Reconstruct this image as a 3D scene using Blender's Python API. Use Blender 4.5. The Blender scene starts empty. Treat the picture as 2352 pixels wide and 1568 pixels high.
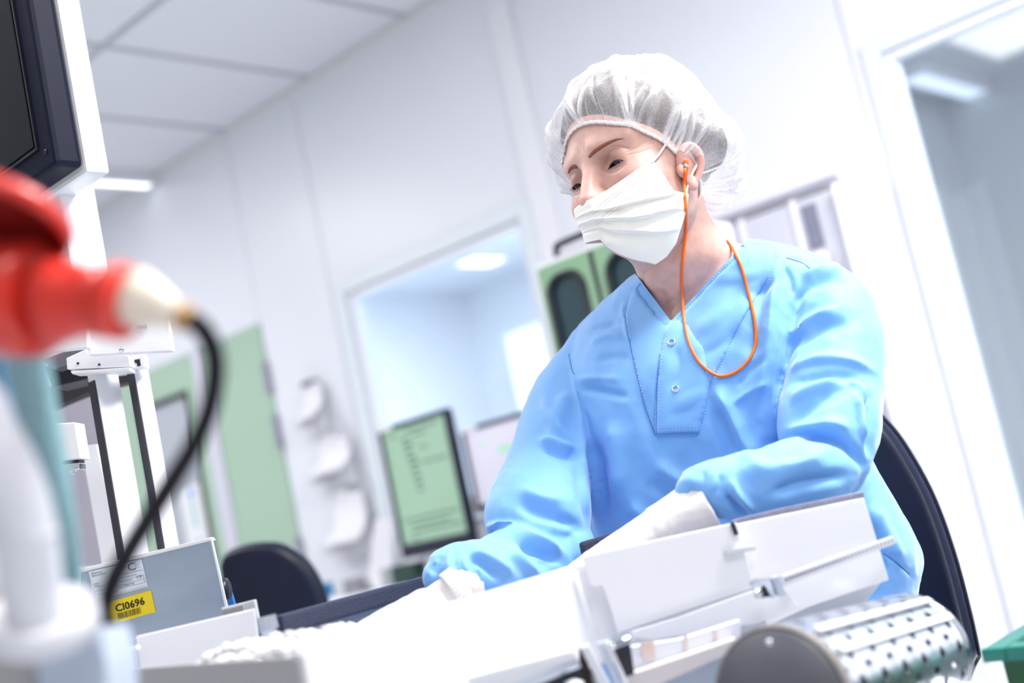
import bpy, bmesh, math, random
import numpy as np
from mathutils import Vector, Matrix, noise
from mathutils.bvhtree import BVHTree

random.seed(7)
rng = np.random.default_rng(7)
SC = bpy.context.scene
COL = SC.collection

# ------------------------------------------------------------------ camera
FPX, W, H = 2858.5, 2352, 1568            # focal length in pixels of the 2352x1568 frame
ROLL, PITCH, YAW = -0.214316, 0.135521, -0.714520
CAM = np.array([0.0, 0.0, 0.90])
_cp, _sp, _cy, _sy = math.cos(PITCH), math.sin(PITCH), math.cos(YAW), math.sin(YAW)
FW = np.array([_sy*_cp, _cy*_cp, _sp])
_r = np.array([_cy, -_sy, 0.0]); _u = np.cross(_r, FW)
CR = math.cos(ROLL)*_r + math.sin(ROLL)*_u
CU = -math.sin(ROLL)*_r + math.cos(ROLL)*_u
cam_d = bpy.data.cameras.new('camera')
cam = bpy.data.objects.new('camera', cam_d); COL.objects.link(cam)
cam.matrix_world = Matrix(((CR[0], CU[0], -FW[0], CAM[0]), (CR[1], CU[1], -FW[1], CAM[1]),
                           (CR[2], CU[2], -FW[2], CAM[2]), (0, 0, 0, 1)))
cam_d.sensor_width = 36.0
cam_d.lens = FPX*36.0/W
cam_d.clip_start = 0.02
cam_d.dof.use_dof = True
cam_d.dof.focus_distance = 1.42
cam_d.dof.aperture_fstop = 2.4
SC.camera = cam

# ------------------------------------------------------------------ light
SC.view_settings.view_transform = 'Standard'
SC.view_settings.look = 'None'
SC.view_settings.gamma = 1.0
SC.view_settings.use_curve_mapping = False
SC.view_settings.exposure = 0.20
wd = bpy.data.worlds.new('daylight'); SC.world = wd; wd.use_nodes = True
wd.node_tree.nodes['Background'].inputs[0].default_value = (0.93, 0.95, 1.0, 1)
wd.node_tree.nodes['Background'].inputs[1].default_value = 0.45
SC.cycles.use_denoising = True
SC.cycles.max_bounces = 8
SC.cycles.diffuse_bounces = 5
SC.cycles.transparent_max_bounces = 16
SC.cycles.sample_clamp_indirect = 6.0

D = 3.26            # the back wall's plane y = D
CEIL = 2.776

def area(name, loc, sx, sy, power, rot=(0, 0, 0), col=(1, 0.98, 0.97)):
    l = bpy.data.lights.new(name, 'AREA'); l.shape = 'RECTANGLE'; l.size = sx; l.size_y = sy
    l.energy = power; l.color = col
    o = bpy.data.objects.new(name, l); COL.objects.link(o); o.location = loc; o.rotation_euler = rot
    return o
# ceiling lamps of the room and one added front fill (right of the machine), each under a fitting built further down (FITTINGS)
FITTINGS = [(0.35, 1.62, 112), (-1.80, 0.35, 12), (0.9, 0.0, 26), (-3.0, 1.0, 18), (-5.0, 1.6, 24)]
for fx, fy, pw in FITTINGS:
    area('ceiling_area_light', (fx, fy, CEIL-0.065), 0.56, 1.15, pw)
area('back_room_fill', (-4.2, 5.0, 2.6), 1.2, 1.2, 120, col=(0.97, 0.98, 1))  # area light without a fitting, added to brighten the room behind the window
area('corridor_fill', (0.3, 4.6, 2.6), 0.6, 1.0, 120, col=(1, 0.97, 0.95))  # unseen light, no fitting, added to lift the space behind the glazed door

# ------------------------------------------------------------------ helpers
def ray(px, py):
    return FW + CR*(px-W/2)/FPX - CU*(py-H/2)/FPX
def P(px, py, d):                           # point seen at a pixel, at depth d along the view axis
    return CAM + ray(px, py)*d
def Pz(px, py, z):
    q = ray(px, py); return CAM + q*((z-CAM[2])/q[2])
def Py(px, py, y):
    q = ray(px, py); return CAM + q*((y-CAM[1])/q[1])
def proj(V):                                # (n,3) world -> px, py, depth
    q = V-CAM; d = q@FW
    return q@CR/d*FPX+W/2, -(q@CU)/d*FPX+H/2, d
def nrm(v):
    v = np.asarray(v, float); return v/np.linalg.norm(v)

MATS = {}
def mat(name, col, rough=0.5, metal=0.0, spec=0.5, var=0.0, vscale=30.0, bump=0.0, bscale=200.0, emit=0.0,
        coat=0.0, alpha=None, sheen=0.0, sss=0.0, stretch=None, trans=0.0, ior=1.45):
    if name in MATS: return MATS[name]
    m = bpy.data.materials.new(name); m.use_nodes = True
    nt = m.node_tree; b = nt.nodes['Principled BSDF']
    c = (*col, 1)
    b.inputs['Base Color'].default_value = c
    b.inputs['Roughness'].default_value = rough
    b.inputs['Metallic'].default_value = metal
    b.inputs['Specular IOR Level'].default_value = spec
    b.inputs['IOR'].default_value = ior
    if coat: b.inputs['Coat Weight'].default_value = coat; b.inputs['Coat Roughness'].default_value = 0.1
    if sheen: b.inputs['Sheen Weight'].default_value = sheen; b.inputs['Sheen Roughness'].default_value = 0.4
    if trans: b.inputs['Transmission Weight'].default_value = trans
    if sss:
        b.inputs['Subsurface Weight'].default_value = sss
        b.inputs['Subsurface Radius'].default_value = (0.012, 0.005, 0.003)
        b.inputs['Subsurface Scale'].default_value = 1.0
    if emit:
        b.inputs['Emission Color'].default_value = c; b.inputs['Emission Strength'].default_value = emit
    tc = nt.nodes.new('ShaderNodeTexCoord')
    src = tc.outputs['Object']
    if stretch:
        mp = nt.nodes.new('ShaderNodeMapping'); mp.inputs['Scale'].default_value = stretch
        nt.links.new(src, mp.inputs[0]); src = mp.outputs[0]
    n = nt.nodes.new('ShaderNodeTexNoise'); n.inputs['Scale'].default_value = vscale; n.inputs['Detail'].default_value = 5
    nt.links.new(src, n.inputs['Vector'])
    if var:
        mx = nt.nodes.new('ShaderNodeMix'); mx.data_type = 'RGBA'
        mx.inputs['A'].default_value = tuple(max(0, x*(1-var)) for x in col)+(1,)
        mx.inputs['B'].default_value = tuple(min(1, x*(1+var)) for x in col)+(1,)
        nt.links.new(n.outputs['Fac'], mx.inputs['Factor']); nt.links.new(mx.outputs['Result'], b.inputs['Base Color'])
    if bump:
        n2 = nt.nodes.new('ShaderNodeTexNoise'); n2.inputs['Scale'].default_value = bscale; n2.inputs['Detail'].default_value = 4
        nt.links.new(src, n2.inputs['Vector'])
        bp = nt.nodes.new('ShaderNodeBump'); bp.inputs['Strength'].default_value = bump; bp.inputs['Distance'].default_value = 0.002
        nt.links.new(n2.outputs['Fac'], bp.inputs['Height']); nt.links.new(bp.outputs[0], b.inputs['Normal'])
    if alpha is not None: b.inputs['Alpha'].default_value = alpha
    MATS[name] = m
    return m

def link(name, me, m=None, parent=None, smooth=False):
    o = bpy.data.objects.new(name, me); COL.objects.link(o)
    if m is not None and not me.materials:
        for q in (m if isinstance(m, (list, tuple)) else [m]): me.materials.append(q)
    if smooth:
        me.polygons.foreach_set('use_smooth', [True]*len(me.polygons))
    if parent is not None: 
        o.parent = parent
        o.matrix_parent_inverse = parent.matrix_world.inverted() if parent.type == 'EMPTY' else Matrix()
    return o
def tag(o, label=None, cat=None, group=None, kind=None):
    if label: o['label'] = label
    if cat: o['category'] = cat
    if group: o['group'] = group
    if kind: o['kind'] = kind
    return o
def thing(name, loc, label, cat, group=None, kind=None):
    o = bpy.data.objects.new(name, None); COL.objects.link(o); o.empty_display_size = 0.05
    o.location = Vector([float(x) for x in loc]); o.matrix_world = Matrix.Translation(o.location)
    return tag(o, label, cat, group, kind)
def mesh(name, V, F):
    me = bpy.data.meshes.new(name); me.from_pydata([tuple(map(float, v)) for v in V], [], [tuple(map(int, f)) for f in F]); me.update()
    return me
def bm_mesh(name, bm):
    bmesh.ops.recalc_face_normals(bm, faces=bm.faces)
    me = bpy.data.meshes.new(name); bm.to_mesh(me); bm.free(); return me
def bevel(bm, w, seg=2):
    if w > 0: bmesh.ops.bevel(bm, geom=list(bm.edges), offset=w, segments=seg, profile=0.6, affect='EDGES', clamp_overlap=True)

def box_bm(bm, lo, hi):
    x0, y0, z0 = lo; x1, y1, z1 = hi
    v = [bm.verts.new(p) for p in ((x0,y0,z0),(x1,y0,z0),(x1,y1,z0),(x0,y1,z0),(x0,y0,z1),(x1,y0,z1),(x1,y1,z1),(x0,y1,z1))]
    for f in ((0,3,2,1),(4,5,6,7),(0,1,5,4),(1,2,6,5),(2,3,7,6),(3,0,4,7)): bm.faces.new([v[i] for i in f])
def box(name, lo, hi, m, parent=None, bev=0.0):
    bm = bmesh.new(); box_bm(bm, lo, hi); bevel(bm, bev)
    return link(name, bm_mesh(name, bm), m, parent)
def boxes(name, L, m, parent=None, bev=0.0):
    bm = bmesh.new()
    for lo, hi in L: box_bm(bm, lo, hi)
    bevel(bm, bev)
    return link(name, bm_mesh(name, bm), m, parent)
def obox(name, c, ax, half, m, parent=None, bev=0.0):
    """box centred at c with unit axes ax[3] and half sizes."""
    c = np.asarray(c, float); bm = bmesh.new(); vs = []
    for sx, sy, sz in ((-1,-1,-1),(1,-1,-1),(1,1,-1),(-1,1,-1),(-1,-1,1),(1,-1,1),(1,1,1),(-1,1,1)):
        vs.append(bm.verts.new(tuple(c+ax[0]*half[0]*sx+ax[1]*half[1]*sy+ax[2]*half[2]*sz)))
    for f in ((0,3,2,1),(4,5,6,7),(0,1,5,4),(1,2,6,5),(2,3,7,6),(3,0,4,7)): bm.faces.new([vs[i] for i in f])
    bevel(bm, bev)
    return link(name, bm_mesh(name, bm), m, parent)
def slab(name, pts, thick, m, parent=None, bev=0.0, smooth=False):
    """solid plate: outline given as points in space, extruded by the vector thick."""
    A = [np.asarray(p, float) for p in pts]; t = np.asarray(thick, float)
    bm = bmesh.new()
    a = [bm.verts.new(tuple(p)) for p in A]; b = [bm.verts.new(tuple(p+t)) for p in A]
    n = len(A)
    bm.faces.new(a); bm.faces.new(b[::-1])
    for i in range(n):
        j = (i+1) % n; bm.faces.new((a[j], a[i], b[i], b[j]))
    bevel(bm, bev)
    return link(name, bm_mesh(name, bm), m, parent, smooth)

def catmull(pts, n):
    p = np.asarray(pts, float); k = len(p)
    if k == 2:
        t = np.linspace(0, 1, n)[:, None]; return p[0]*(1-t)+p[1]*t
    pp = np.vstack([2*p[0]-p[1], p, 2*p[-1]-p[-2]])
    out = []
    for s in np.linspace(0, k-1-1e-9, n):
        i = int(s); t = s-i
        a, b, c, d = pp[i], pp[i+1], pp[i+2], pp[i+3]
        out.append(0.5*((2*b)+(-a+c)*t+(2*a-5*b+4*c-d)*t*t+(-a+3*b-3*c+d)*t**3))
    return np.array(out)
def loft(rings, cap=True, closed=False):
    V = np.concatenate(rings); n = len(rings[0]); k = len(rings); F = []
    for i in range(k-1+(1 if closed else 0)):
        i2 = (i+1) % k
        for j in range(n):
            j2 = (j+1) % n
            F.append((i*n+j, i*n+j2, i2*n+j2, i2*n+j))
    if cap and not closed:
        V = np.vstack([V, rings[0].mean(0), rings[-1].mean(0)]); a = len(V)-2
        for j in range(n):
            j2 = (j+1) % n
            F.append((a, j2, j)); F.append((a+1, (k-1)*n+j, (k-1)*n+j2))
    return V, F
def tube_vf(path, rad, seg=16, n=None, cap=True, up=None, flat=1.0, round_end=False):
    """swept tube; rad is a number or a list following the path; flat scales it along its second axis."""
    path = np.asarray(path, float)
    if n: 
        r = np.full(len(path), rad, float) if np.isscalar(rad) else np.asarray(rad, float)
        pr = catmull(np.column_stack([path, r]), n); path, rad = pr[:, :3], pr[:, 3]
    elif np.isscalar(rad): rad = np.full(len(path), rad, float)
    rad = np.asarray(rad, float)
    if round_end:
        t0 = nrm(path[0]-path[1]); t1 = nrm(path[-1]-path[-2]); r0, r1 = rad[0], rad[-1]
        an = (np.radians([75, 50, 25]))
        pre = [path[0]+t0*r0*math.sin(a) for a in an]; prr = [r0*math.cos(a) for a in an]
        post = [path[-1]+t1*r1*math.sin(a) for a in an[::-1]]; por = [r1*math.cos(a) for a in an[::-1]]
        path = np.vstack([pre, path, post]); rad = np.concatenate([prr, rad, por])
    k = len(path); T = np.gradient(path, axis=0); T /= np.linalg.norm(T, axis=1)[:, None]+1e-12
    a = np.asarray(up, float) if up is not None else np.array([0.13, 0.31, 0.94])
    rings = []; ang = np.linspace(0, 2*math.pi, seg, endpoint=False)
    for i in range(k):
        a = a-T[i]*(a@T[i]); a = a/np.linalg.norm(a); b = np.cross(T[i], a)
        rings.append(path[i]+rad[i]*(np.cos(ang)[:, None]*b+flat*np.sin(ang)[:, None]*a))
    return loft(rings, cap)
def join_vf(L):
    V = []; F = []; o = 0
    for v, f in L:
        V.append(np.asarray(v)); F += [tuple(i+o for i in q) for q in f]; o += len(v)
    return np.concatenate(V), F
def tube(name, path, rad, m, parent=None, seg=16, n=None, **k):
    V, F = tube_vf(path, rad, seg, n, **k)
    me = mesh(name, V, F); o = link(name, me, m, parent, True); fixn(me); return o
def fixn(me):
    bm = bmesh.new(); bm.from_mesh(me); bmesh.ops.recalc_face_normals(bm, faces=bm.faces); bm.to_mesh(me); bm.free()
def lathe_vf(p0, p1, prof, seg=32, cap=True):
    """prof: (t along p0->p1 in metres, radius)."""
    p0 = np.asarray(p0, float); ax = nrm(np.asarray(p1, float)-p0)
    a = nrm(np.cross(ax, (0.3, 0.2, 0.9))); b = np.cross(ax, a)
    ang = np.linspace(0, 2*math.pi, seg, endpoint=False)
    return loft([p0+ax*t+r*(np.cos(ang)[:, None]*a+np.sin(ang)[:, None]*b) for t, r in prof], cap)
def lathe(name, p0, p1, prof, m, parent=None, seg=32, cap=True, smooth=True):
    V, F = lathe_vf(p0, p1, prof, seg, cap); me = mesh(name, V, F); o = link(name, me, m, parent, smooth); fixn(me)
    return o
def sphere_vf(c, r, nu=16, nv=10):
    c = np.asarray(c, float); r = np.broadcast_to(np.asarray(r, float), 3)
    rings = []
    for i in range(1, nv):
        t = math.pi*i/nv; a = np.linspace(0, 2*math.pi, nu, endpoint=False)
        rings.append(c+r*np.column_stack([math.sin(t)*np.cos(a), math.sin(t)*np.sin(a), np.full(nu, math.cos(t))]))
    V, F = loft(rings, True)
    V[-2] = c+r*np.array([0, 0, 1]); V[-1] = c-r*np.array([0, 0, 1])
    return V, F
def remesh(V, F, voxel, smooth_it=6, fac=0.5, name='tmp'):
    """one closed skin around overlapping closed shells."""
    me = mesh(name, V, F); fixn(me)
    o = bpy.data.objects.new(name, me); COL.objects.link(o)
    md = o.modifiers.new('r', 'REMESH'); md.mode = 'VOXEL'; md.voxel_size = voxel; md.use_smooth_shade = True
    if smooth_it:
        sm = o.modifiers.new('s', 'SMOOTH'); sm.iterations = smooth_it; sm.factor = fac
    dg = bpy.context.evaluated_depsgraph_get()
    out = bpy.data.meshes.new_from_object(o.evaluated_get(dg))
    bpy.data.objects.remove(o); bpy.data.meshes.remove(me)
    return out
def get_v(me):
    a = np.empty(len(me.vertices)*3); me.vertices.foreach_get('co', a); return a.reshape(-1, 3)
def get_n(me):
    me.update()
    a = np.empty(len(me.vertices)*3); me.vertex_normals.foreach_get('vector', a); return a.reshape(-1, 3)
def set_v(me, V):
    me.vertices.foreach_set('co', np.ascontiguousarray(V).ravel()); me.update()
def bvh_of(me):
    return BVHTree.FromPolygons([v.co for v in me.vertices], [tuple(p.vertices) for p in me.polygons])
def hit(bvh, px, py, off=0.0):
    d = ray(px, py); q = bvh.ray_cast(Vector(CAM), Vector(d))
    if q[0] is None: return None
    n = q[1] if q[1].dot(Vector(d)) < 0 else -q[1]
    return np.array(q[0]+n*off), np.array(n)
def text_vf(s, size, bold=0.0):
    cu = bpy.data.curves.new('t', 'FONT'); cu.body = s; cu.offset = bold; cu.size = size; cu.resolution_u = 2
    o = bpy.data.objects.new('t', cu); COL.objects.link(o)
    dg = bpy.context.evaluated_depsgraph_get(); me = bpy.data.meshes.new_from_object(o.evaluated_get(dg))
    V = get_v(me).copy(); F = [tuple(p.vertices) for p in me.polygons]
    bpy.data.objects.remove(o); bpy.data.curves.remove(cu); bpy.data.meshes.remove(me)
    return V, F
def on_frame(V, o, ex, ey, off, ez=None):
    ez = np.cross(ex, ey) if ez is None else ez
    V = np.asarray(V, float)
    return o+V[:, :1]*ex+V[:, 1:2]*ey+(V[:, 2:3]+off)*nrm(ez)
# ------------------------------------------------------------------ materials of the room
m_wall = mat('wall_paint', (0.80, 0.815, 0.87), 0.35, var=0.015, vscale=3)
m_ceil = mat('ceiling_tile_paint', (0.80, 0.80, 0.84), 0.7, var=0.02, vscale=60, bump=0.06, bscale=400)
m_grid = mat('ceiling_grid_metal', (0.50, 0.50, 0.55), 0.5)
m_floor = mat('vinyl_floor', (0.62, 0.64, 0.68), 0.35, var=0.05, vscale=8)
m_alu = mat('window_frame_aluminium', (0.74, 0.80, 0.84), 0.35, var=0.02, vscale=10)
m_white = mat('white_lacquer', (0.84, 0.84, 0.88), 0.3, var=0.02, vscale=12)
m_whiteb = mat('white_plastic', (0.86, 0.86, 0.87), 0.28, var=0.02, vscale=20)
m_green = mat('pale_green_enamel', (0.40, 0.56, 0.43), 0.4, var=0.04, vscale=5)
m_mgreen = mat('mid_green_enamel', (0.24, 0.40, 0.25), 0.38, var=0.05, vscale=12)
m_seam = mat('rubber_seam', (0.30, 0.31, 0.36), 0.7, var=0.1)
m_black = mat('black_plastic', (0.012, 0.012, 0.022), 0.38, var=0.3, vscale=60)
m_gasket = mat('dark_rubber_gasket', (0.015, 0.017, 0.025), 0.6, var=0.3)
m_navy = mat('navy_black_leatherette', (0.005, 0.007, 0.022), 0.38, spec=0.35, var=0.3, vscale=30, bump=0.12, bscale=700)
m_steel = mat('brushed_steel', (0.55, 0.60, 0.68), 0.28, metal=1.0, var=0.12, vscale=60, stretch=(1, 12, 1))
m_chrome = mat('polished_steel', (0.80, 0.82, 0.86), 0.12, metal=1.0, var=0.05)
m_glass = None

def glass_mat(name, tint, refl=0.12, thru=0.9):
    """thin pane: part mirror, part see-through with a tint."""
    m = bpy.data.materials.new(name); m.use_nodes = True; nt = m.node_tree
    for n in list(nt.nodes): nt.nodes.remove(n)
    out = nt.nodes.new('ShaderNodeOutputMaterial'); mx = nt.nodes.new('ShaderNodeMixShader')
    tr = nt.nodes.new('ShaderNodeBsdfTransparent'); tr.inputs[0].default_value = (*tint, 1)
    gl = nt.nodes.new('ShaderNodeBsdfGlossy'); gl.inputs['Roughness'].default_value = 0.03
    lw = nt.nodes.new('ShaderNodeLayerWeight'); lw.inputs[0].default_value = 0.5
    pw = nt.nodes.new('ShaderNodeMath'); pw.operation = 'POWER'; pw.inputs[1].default_value = 4.0
    ad = nt.nodes.new('ShaderNodeMath'); ad.operation = 'MULTIPLY_ADD'; ad.inputs[1].default_value = 0.7; ad.inputs[2].default_value = refl; ad.use_clamp = True
    nz = nt.nodes.new('ShaderNodeTexNoise'); nz.inputs['Scale'].default_value = 2.0
    ml = nt.nodes.new('ShaderNodeMath'); ml.operation = 'MULTIPLY_ADD'; ml.inputs[1].default_value = 0.04
    nt.links.new(lw.outputs['Facing'], pw.inputs[0]); nt.links.new(pw.outputs[0], ad.inputs[0])
    nt.links.new(nz.outputs[0], ml.inputs[0]); nt.links.new(ad.outputs[0], ml.inputs[2])
    nt.links.new(ml.outputs[0], mx.inputs[0]); nt.links.new(tr.outputs[0], mx.inputs[1]); nt.links.new(gl.outputs[0], mx.inputs[2])
    nt.links.new(mx.outputs[0], out.inputs[0]); return m
m_pane = glass_mat('window_glass', (0.90, 0.95, 0.99), 0.04)
m_pane2 = glass_mat('tinted_window_glass', (0.84, 0.90, 0.93), 0.03)

# ------------------------------------------------------------------ floor, ceiling, walls
X0, X1, Y0, Y1 = -6.4, 1.6, -1.6, D
fl = tag(box('floor', (X0-0.2, Y0, -0.05), (X1, 7.2, 0.0), m_floor), 'pale grey vinyl floor', kind='structure')
# ceiling: 0.6 x 1.2 tiles hung in a grid, tiles are pieces
ce = tag(box('ceiling', (X0-0.2, Y0, CEIL+0.03), (X1, Y1+0.1, CEIL+0.08), m_ceil), 'white tiled ceiling', kind='structure')
gx = [-2.988-0.592*k for k in range(-8, 6)]
gy = [D, 2.34, 1.14, -0.06, -1.26]
tile_me = {}
gxs = sorted([x for x in gx if X0 < x < X1]); gxs = [X0]+gxs+[X1]; gys = sorted(gy); gys = [Y0]+gys
for i in range(len(gxs)-1):
    for j in range(len(gys)-1):
        w, h = gxs[i+1]-gxs[i]-0.022, gys[j+1]-gys[j]-0.022
        k = (round(w, 3), round(h, 3))
        if k not in tile_me:
            bm = bmesh.new(); box_bm(bm, (-w/2, -h/2, 0), (w/2, h/2, 0.02)); bevel(bm, 0.002, 1); tile_me[k] = bm_mesh('ceiling_tile', bm)
            tile_me[k].materials.append(m_ceil)
        cx, cy = (gxs[i]+gxs[i+1])/2, (gys[j]+gys[j+1])/2
        o = bpy.data.objects.new('ceiling_tile', tile_me[k]); COL.objects.link(o); o.location = (cx, cy, CEIL+0.004); o.parent = ce
for x in gxs[1:-1]: box('grid_bar', (x-0.012, Y0, CEIL-0.001), (x+0.012, Y1, CEIL+0.028), m_grid, ce)
for y in gys[1:-1]: box('grid_bar', (X0, y-0.012, CEIL-0.002), (X1, y+0.012, CEIL+0.028), m_grid, ce)
tr = tag(box('trim_1', (X0, D-0.018, CEIL-0.03), (X1, D, CEIL), mat('cream_edge_trim', (0.78, 0.77, 0.76), 0.5)), 'ceiling edge trim', kind='structure')

wb = thing('wall_back', (-2.5, D+0.02, 0), 'white panelled partition wall', None, kind='structure')
ZD = 1.925
rects = [(X0-0.2, -5.565, 0, CEIL), (-5.56, -4.197, ZD, CEIL), (-4.192, -3.714, 0, CEIL), (-3.708, -2.549, 1.945, CEIL), (-3.708, -2.549, 0, 0.92),
         (-3.708, -3.665, 0.925, 1.94), (-2.543, -1.371, 0, CEIL), (-1.365, 0.06, 1.965, CEIL), (0.066, X1, 0, CEIL), (-1.365, -1.342, 0, 1.96)]
for a, b, c, d in rects: box('wall_panel', (a, D, c), (b, D+0.05, d), m_wall, wb, 0.002)
boxes('panel_seam', [((x-0.006, D+0.008, 0), (x+0.006, D+0.03, CEIL)) for x in (-4.194, -3.711, -2.546, -1.368)], m_seam, wb)
wl = tag(box('wall_left', (X0-0.2, Y0, 0), (X0, D, CEIL), m_wall), 'white side wall far left', kind='structure')
tag(box('trim_2', (-2.600, D-0.022, 0), (-2.508, D, CEIL), m_white, bev=0.003), 'white pilaster strip beside the window', kind='structure')
tag(box('trim_3', (-1.372, D-0.012, 0), (-1.338, D, CEIL), m_white, bev=0.003), 'white strip beside the door frame', kind='structure')

# rooms behind the glass
m_back = mat('next_room_paint', (0.76, 0.79, 0.84), 0.5, var=0.02, vscale=2)
m_back2 = mat('corridor_paint', (0.60, 0.61, 0.64), 0.5, var=0.04, vscale=2)
rm = tag(boxes('wall_far', [((-6.6, 7.1, 0), (X1, 7.2, 2.8)), ((-2.62, D+0.05, 0), (-2.55, 7.1, 2.8)), ((-6.6, D+0.05, 0), (-6.5, 7.1, 2.8)),
       ((X1-.1, D+0.05, 0), (X1, 7.1, 2.8))], m_back2), 'walls of the rooms behind the glass', kind='structure')
tag(boxes('wall_between', [((-6.5, 7.0, 0), (-2.62, 7.05, 2.69)), ((-6.5, D+.06, 0), (-6.45, 7.0, 2.69)), ((-6.45, D+.06, 2.64), (-2.63, 7.0, 2.69)), ((-2.68, D+.06, 0), (-2.63, 7.0, 2.64))], m_back), 'pale blue walls of the room behind the window', kind='structure')
wk = thing('bright_patch_cupboard', (-5.2, 6.6, 0), 'added white cupboard standing in for the bright patch behind the wide window', 'cupboard')  # made-up cupboard giving the bright patch at the right of the glass
box('carcass', (-5.62, 6.42, .05), (-4.85, 6.95, 2.12), m_white, wk, .004)
for a_, b_ in ((-5.61, -5.24), (-5.23, -4.86)): box('door', (a_, 6.40, .08), (b_, 6.418, 2.10), m_white, wk, .003)
box('plinth', (-5.6, 6.45, 0), (-4.87, 6.93, .05), m_grid, wk)
tag(box('ceiling_far', (-6.6, D+0.05, 2.7), (X1, 7.2, 2.8), m_back2), 'ceiling of the rooms behind the glass', kind='structure')
m_lamp = mat('lamp_diffuser', (1.0, 1.0, 1.0), 0.5, emit=2.2)
m_lampb = mat('reflection_lamp_diffuser', (0.84, 0.88, 1.0), 0.5, emit=0.75)

def fitting(x, y, z, sx, sy, label, m=m_lamp, group=None):
    t = thing('ceiling_light', (x, y, z), label, 'ceiling light', group)
    fr = boxes('frame', [((x-sx/2, y-sy/2, z-0.05), (x-sx/2+0.02, y+sy/2, z)), ((x+sx/2-0.02, y-sy/2, z-0.05), (x+sx/2, y+sy/2, z)),
         ((x-sx/2+0.02, y-sy/2, z-0.05), (x+sx/2-0.02, y-sy/2+0.02, z)), ((x-sx/2+0.02, y+sy/2-0.02, z-0.05), (x+sx/2-0.02, y+sy/2, z))], m_white, t)
    box('diffuser', (x-sx/2+0.02, y-sy/2+0.02, z-0.045), (x+sx/2-0.02, y+sy/2-0.02, z-0.03), m, t)
    return t
for i, (fx, fy, pw) in enumerate(FITTINGS):
    fitting(fx, fy, CEIL, 0.58, 1.18, ['ceiling light above and behind the seated person', 'ceiling light over the machine', 'added fill light at the ceiling to the right of the machine',
        'ceiling light between machine and desk', 'ceiling light before the pale green doors'][i])
fitting(-4.77, 3.03, CEIL, 0.085, 0.44, 'slim ceiling light at the wall edge above the green doors')
# lamp added behind the glazed door for the lamp reflection in its glass
fitting(-2.345, 6.78, 2.70, 0.16, 1.15, 'dim lamp added behind the glazed door in place of a reflection', m_lampb)
fitting(-5.45, 6.15, 2.64, 0.22, 0.36, 'bright lamp added behind the window in place of a reflection', m_lamp)  # added lamp standing in for the light panel reflected in the window

# window_1 : fixed glazing left of the person
def framed(name, x0, x1, z0, z1, fw_, y, label, pane, depth=0.07, mid=None, zb=None):
    t = thing(name, ((x0+x1)/2, y, z0), label, None, kind='structure')
    zb = z0 if zb is None else zb
    for nm, lo, hi in (('frame_post', (x0, y-0.03, z0), (x0+fw_, y+depth, z1)), ('frame_post', (x1-fw_, y-0.03, z0), (x1, y+depth, z1)),
                       ('frame_head', (x0+fw_, y-0.03, z1-fw_), (x1-fw_, y+depth, z1)), ('frame_sill', (x0+fw_, y-0.03, z0), (x1-fw_, y+depth, z0+fw_))):
        box(nm, lo, hi, m_alu, t, 0.004)
    i = fw_+0.002
    L = [((x0+i, y-0.012, z0+i), (x0+i+0.022, y+0.04, z1-i)), ((x1-i-0.022, y-0.012, z0+i), (x1-i, y+0.04, z1-i)),
         ((x0+i+0.023, y-0.012, z1-i-0.022), (x1-i-0.023, y+0.04, z1-i)), ((x0+i+0.023, y-0.012, z0+i), (x1-i-0.023, y+0.04, z0+i+0.022))]
    boxes('glazing_bead', L, m_white, t, 0.003)
    i += 0.02
    box('pane', (x0+i, y+0.012, z0+i), (x1-i, y+0.018, z1-i), pane, t)
    return t
framed('window_1', -3.663, -2.601, 0.925, 1.938, 0.055, D, 'wide fixed window behind the computer monitors', m_pane)
framed('door_1', -1.337, 0.058, 0.0, 1.958, 0.05, D, 'glazed door in a pale aluminium frame, right of the person', m_pane2)
# pale green double door
def gdoor(x0, x1, label, window=None, hinges=()):
    t = thing('door_2' if window else 'door_3', ((x0+x1)/2, D, 0), label, None, kind='structure')
    if window:
        a, b, c, d = window
        for q in (((x0, 0.01), (a, 1.915)), ((b, 0.01), (x1, 1.915)), ((a, 0.01), (b, c)), ((a, d), (b, 1.915))):
            box('door_board', (q[0][0], D-0.005, q[0][1]), (q[1][0], D+0.035, q[1][1]), m_green, t)
        boxes('gasket', [((a, D-0.014, c), (a+0.018, D+0.02, d)), ((b-0.018, D-0.014, c), (b, D+0.02, d)), ((a+.018, D-0.014, d-0.022), (b-.018, D+0.02, d)),
              ((a+.018, D-0.014, c), (b-.018, D+0.02, c+0.018))], m_gasket, t)
        box('pane', (a+0.018, D+0.002, c+0.018), (b-0.018, D+0.008, d-0.022), mat('grey_door_glass', (0.46, 0.49, 0.54), 0.15, spec=0.8, var=0.05, vscale=3), t)
        bx = [((b-0.20, D-0.012, c+0.03), (b-0.03, D-0.004, c+0.36))]
        boxes('paper_notice', bx, mat('paper', (0.85, 0.85, 0.87), 0.8), t)
        boxes('coloured_print', [((b-0.125, D-0.0135, c+0.31), (b-0.085, D-0.012, c+0.345)), ], mat('blue_print', (0.12, 0.35, 0.80), 0.7), t)
        boxes('coloured_print', [((b-0.12, D-0.0135, c+0.17), (b-0.09, D-0.012, c+0.20)), ((b-0.12, D-0.0135, c+0.09), (b-0.09, D-0.012, c+0.115)), ((b-0.118, D-0.0133, c+0.205), (b-0.092, D-0.012, c+0.30))],
              mat('teal_print', (0.30, 0.62, 0.60), 0.7), t)
    else:
        box('door_leaf', (x0, D-0.005, 0.01), (x1, D+0.035, 1.915), m_green, t, 0.003)
    for z in hinges:
        box('hinge', (x1-0.012, D-0.022, z-0.07), (x1+0.014, D+0.0, z+0.07), mat('grey_hinge', (0.35, 0.35, 0.42), 0.4, 0.6), t, 0.003)
    return t
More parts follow.
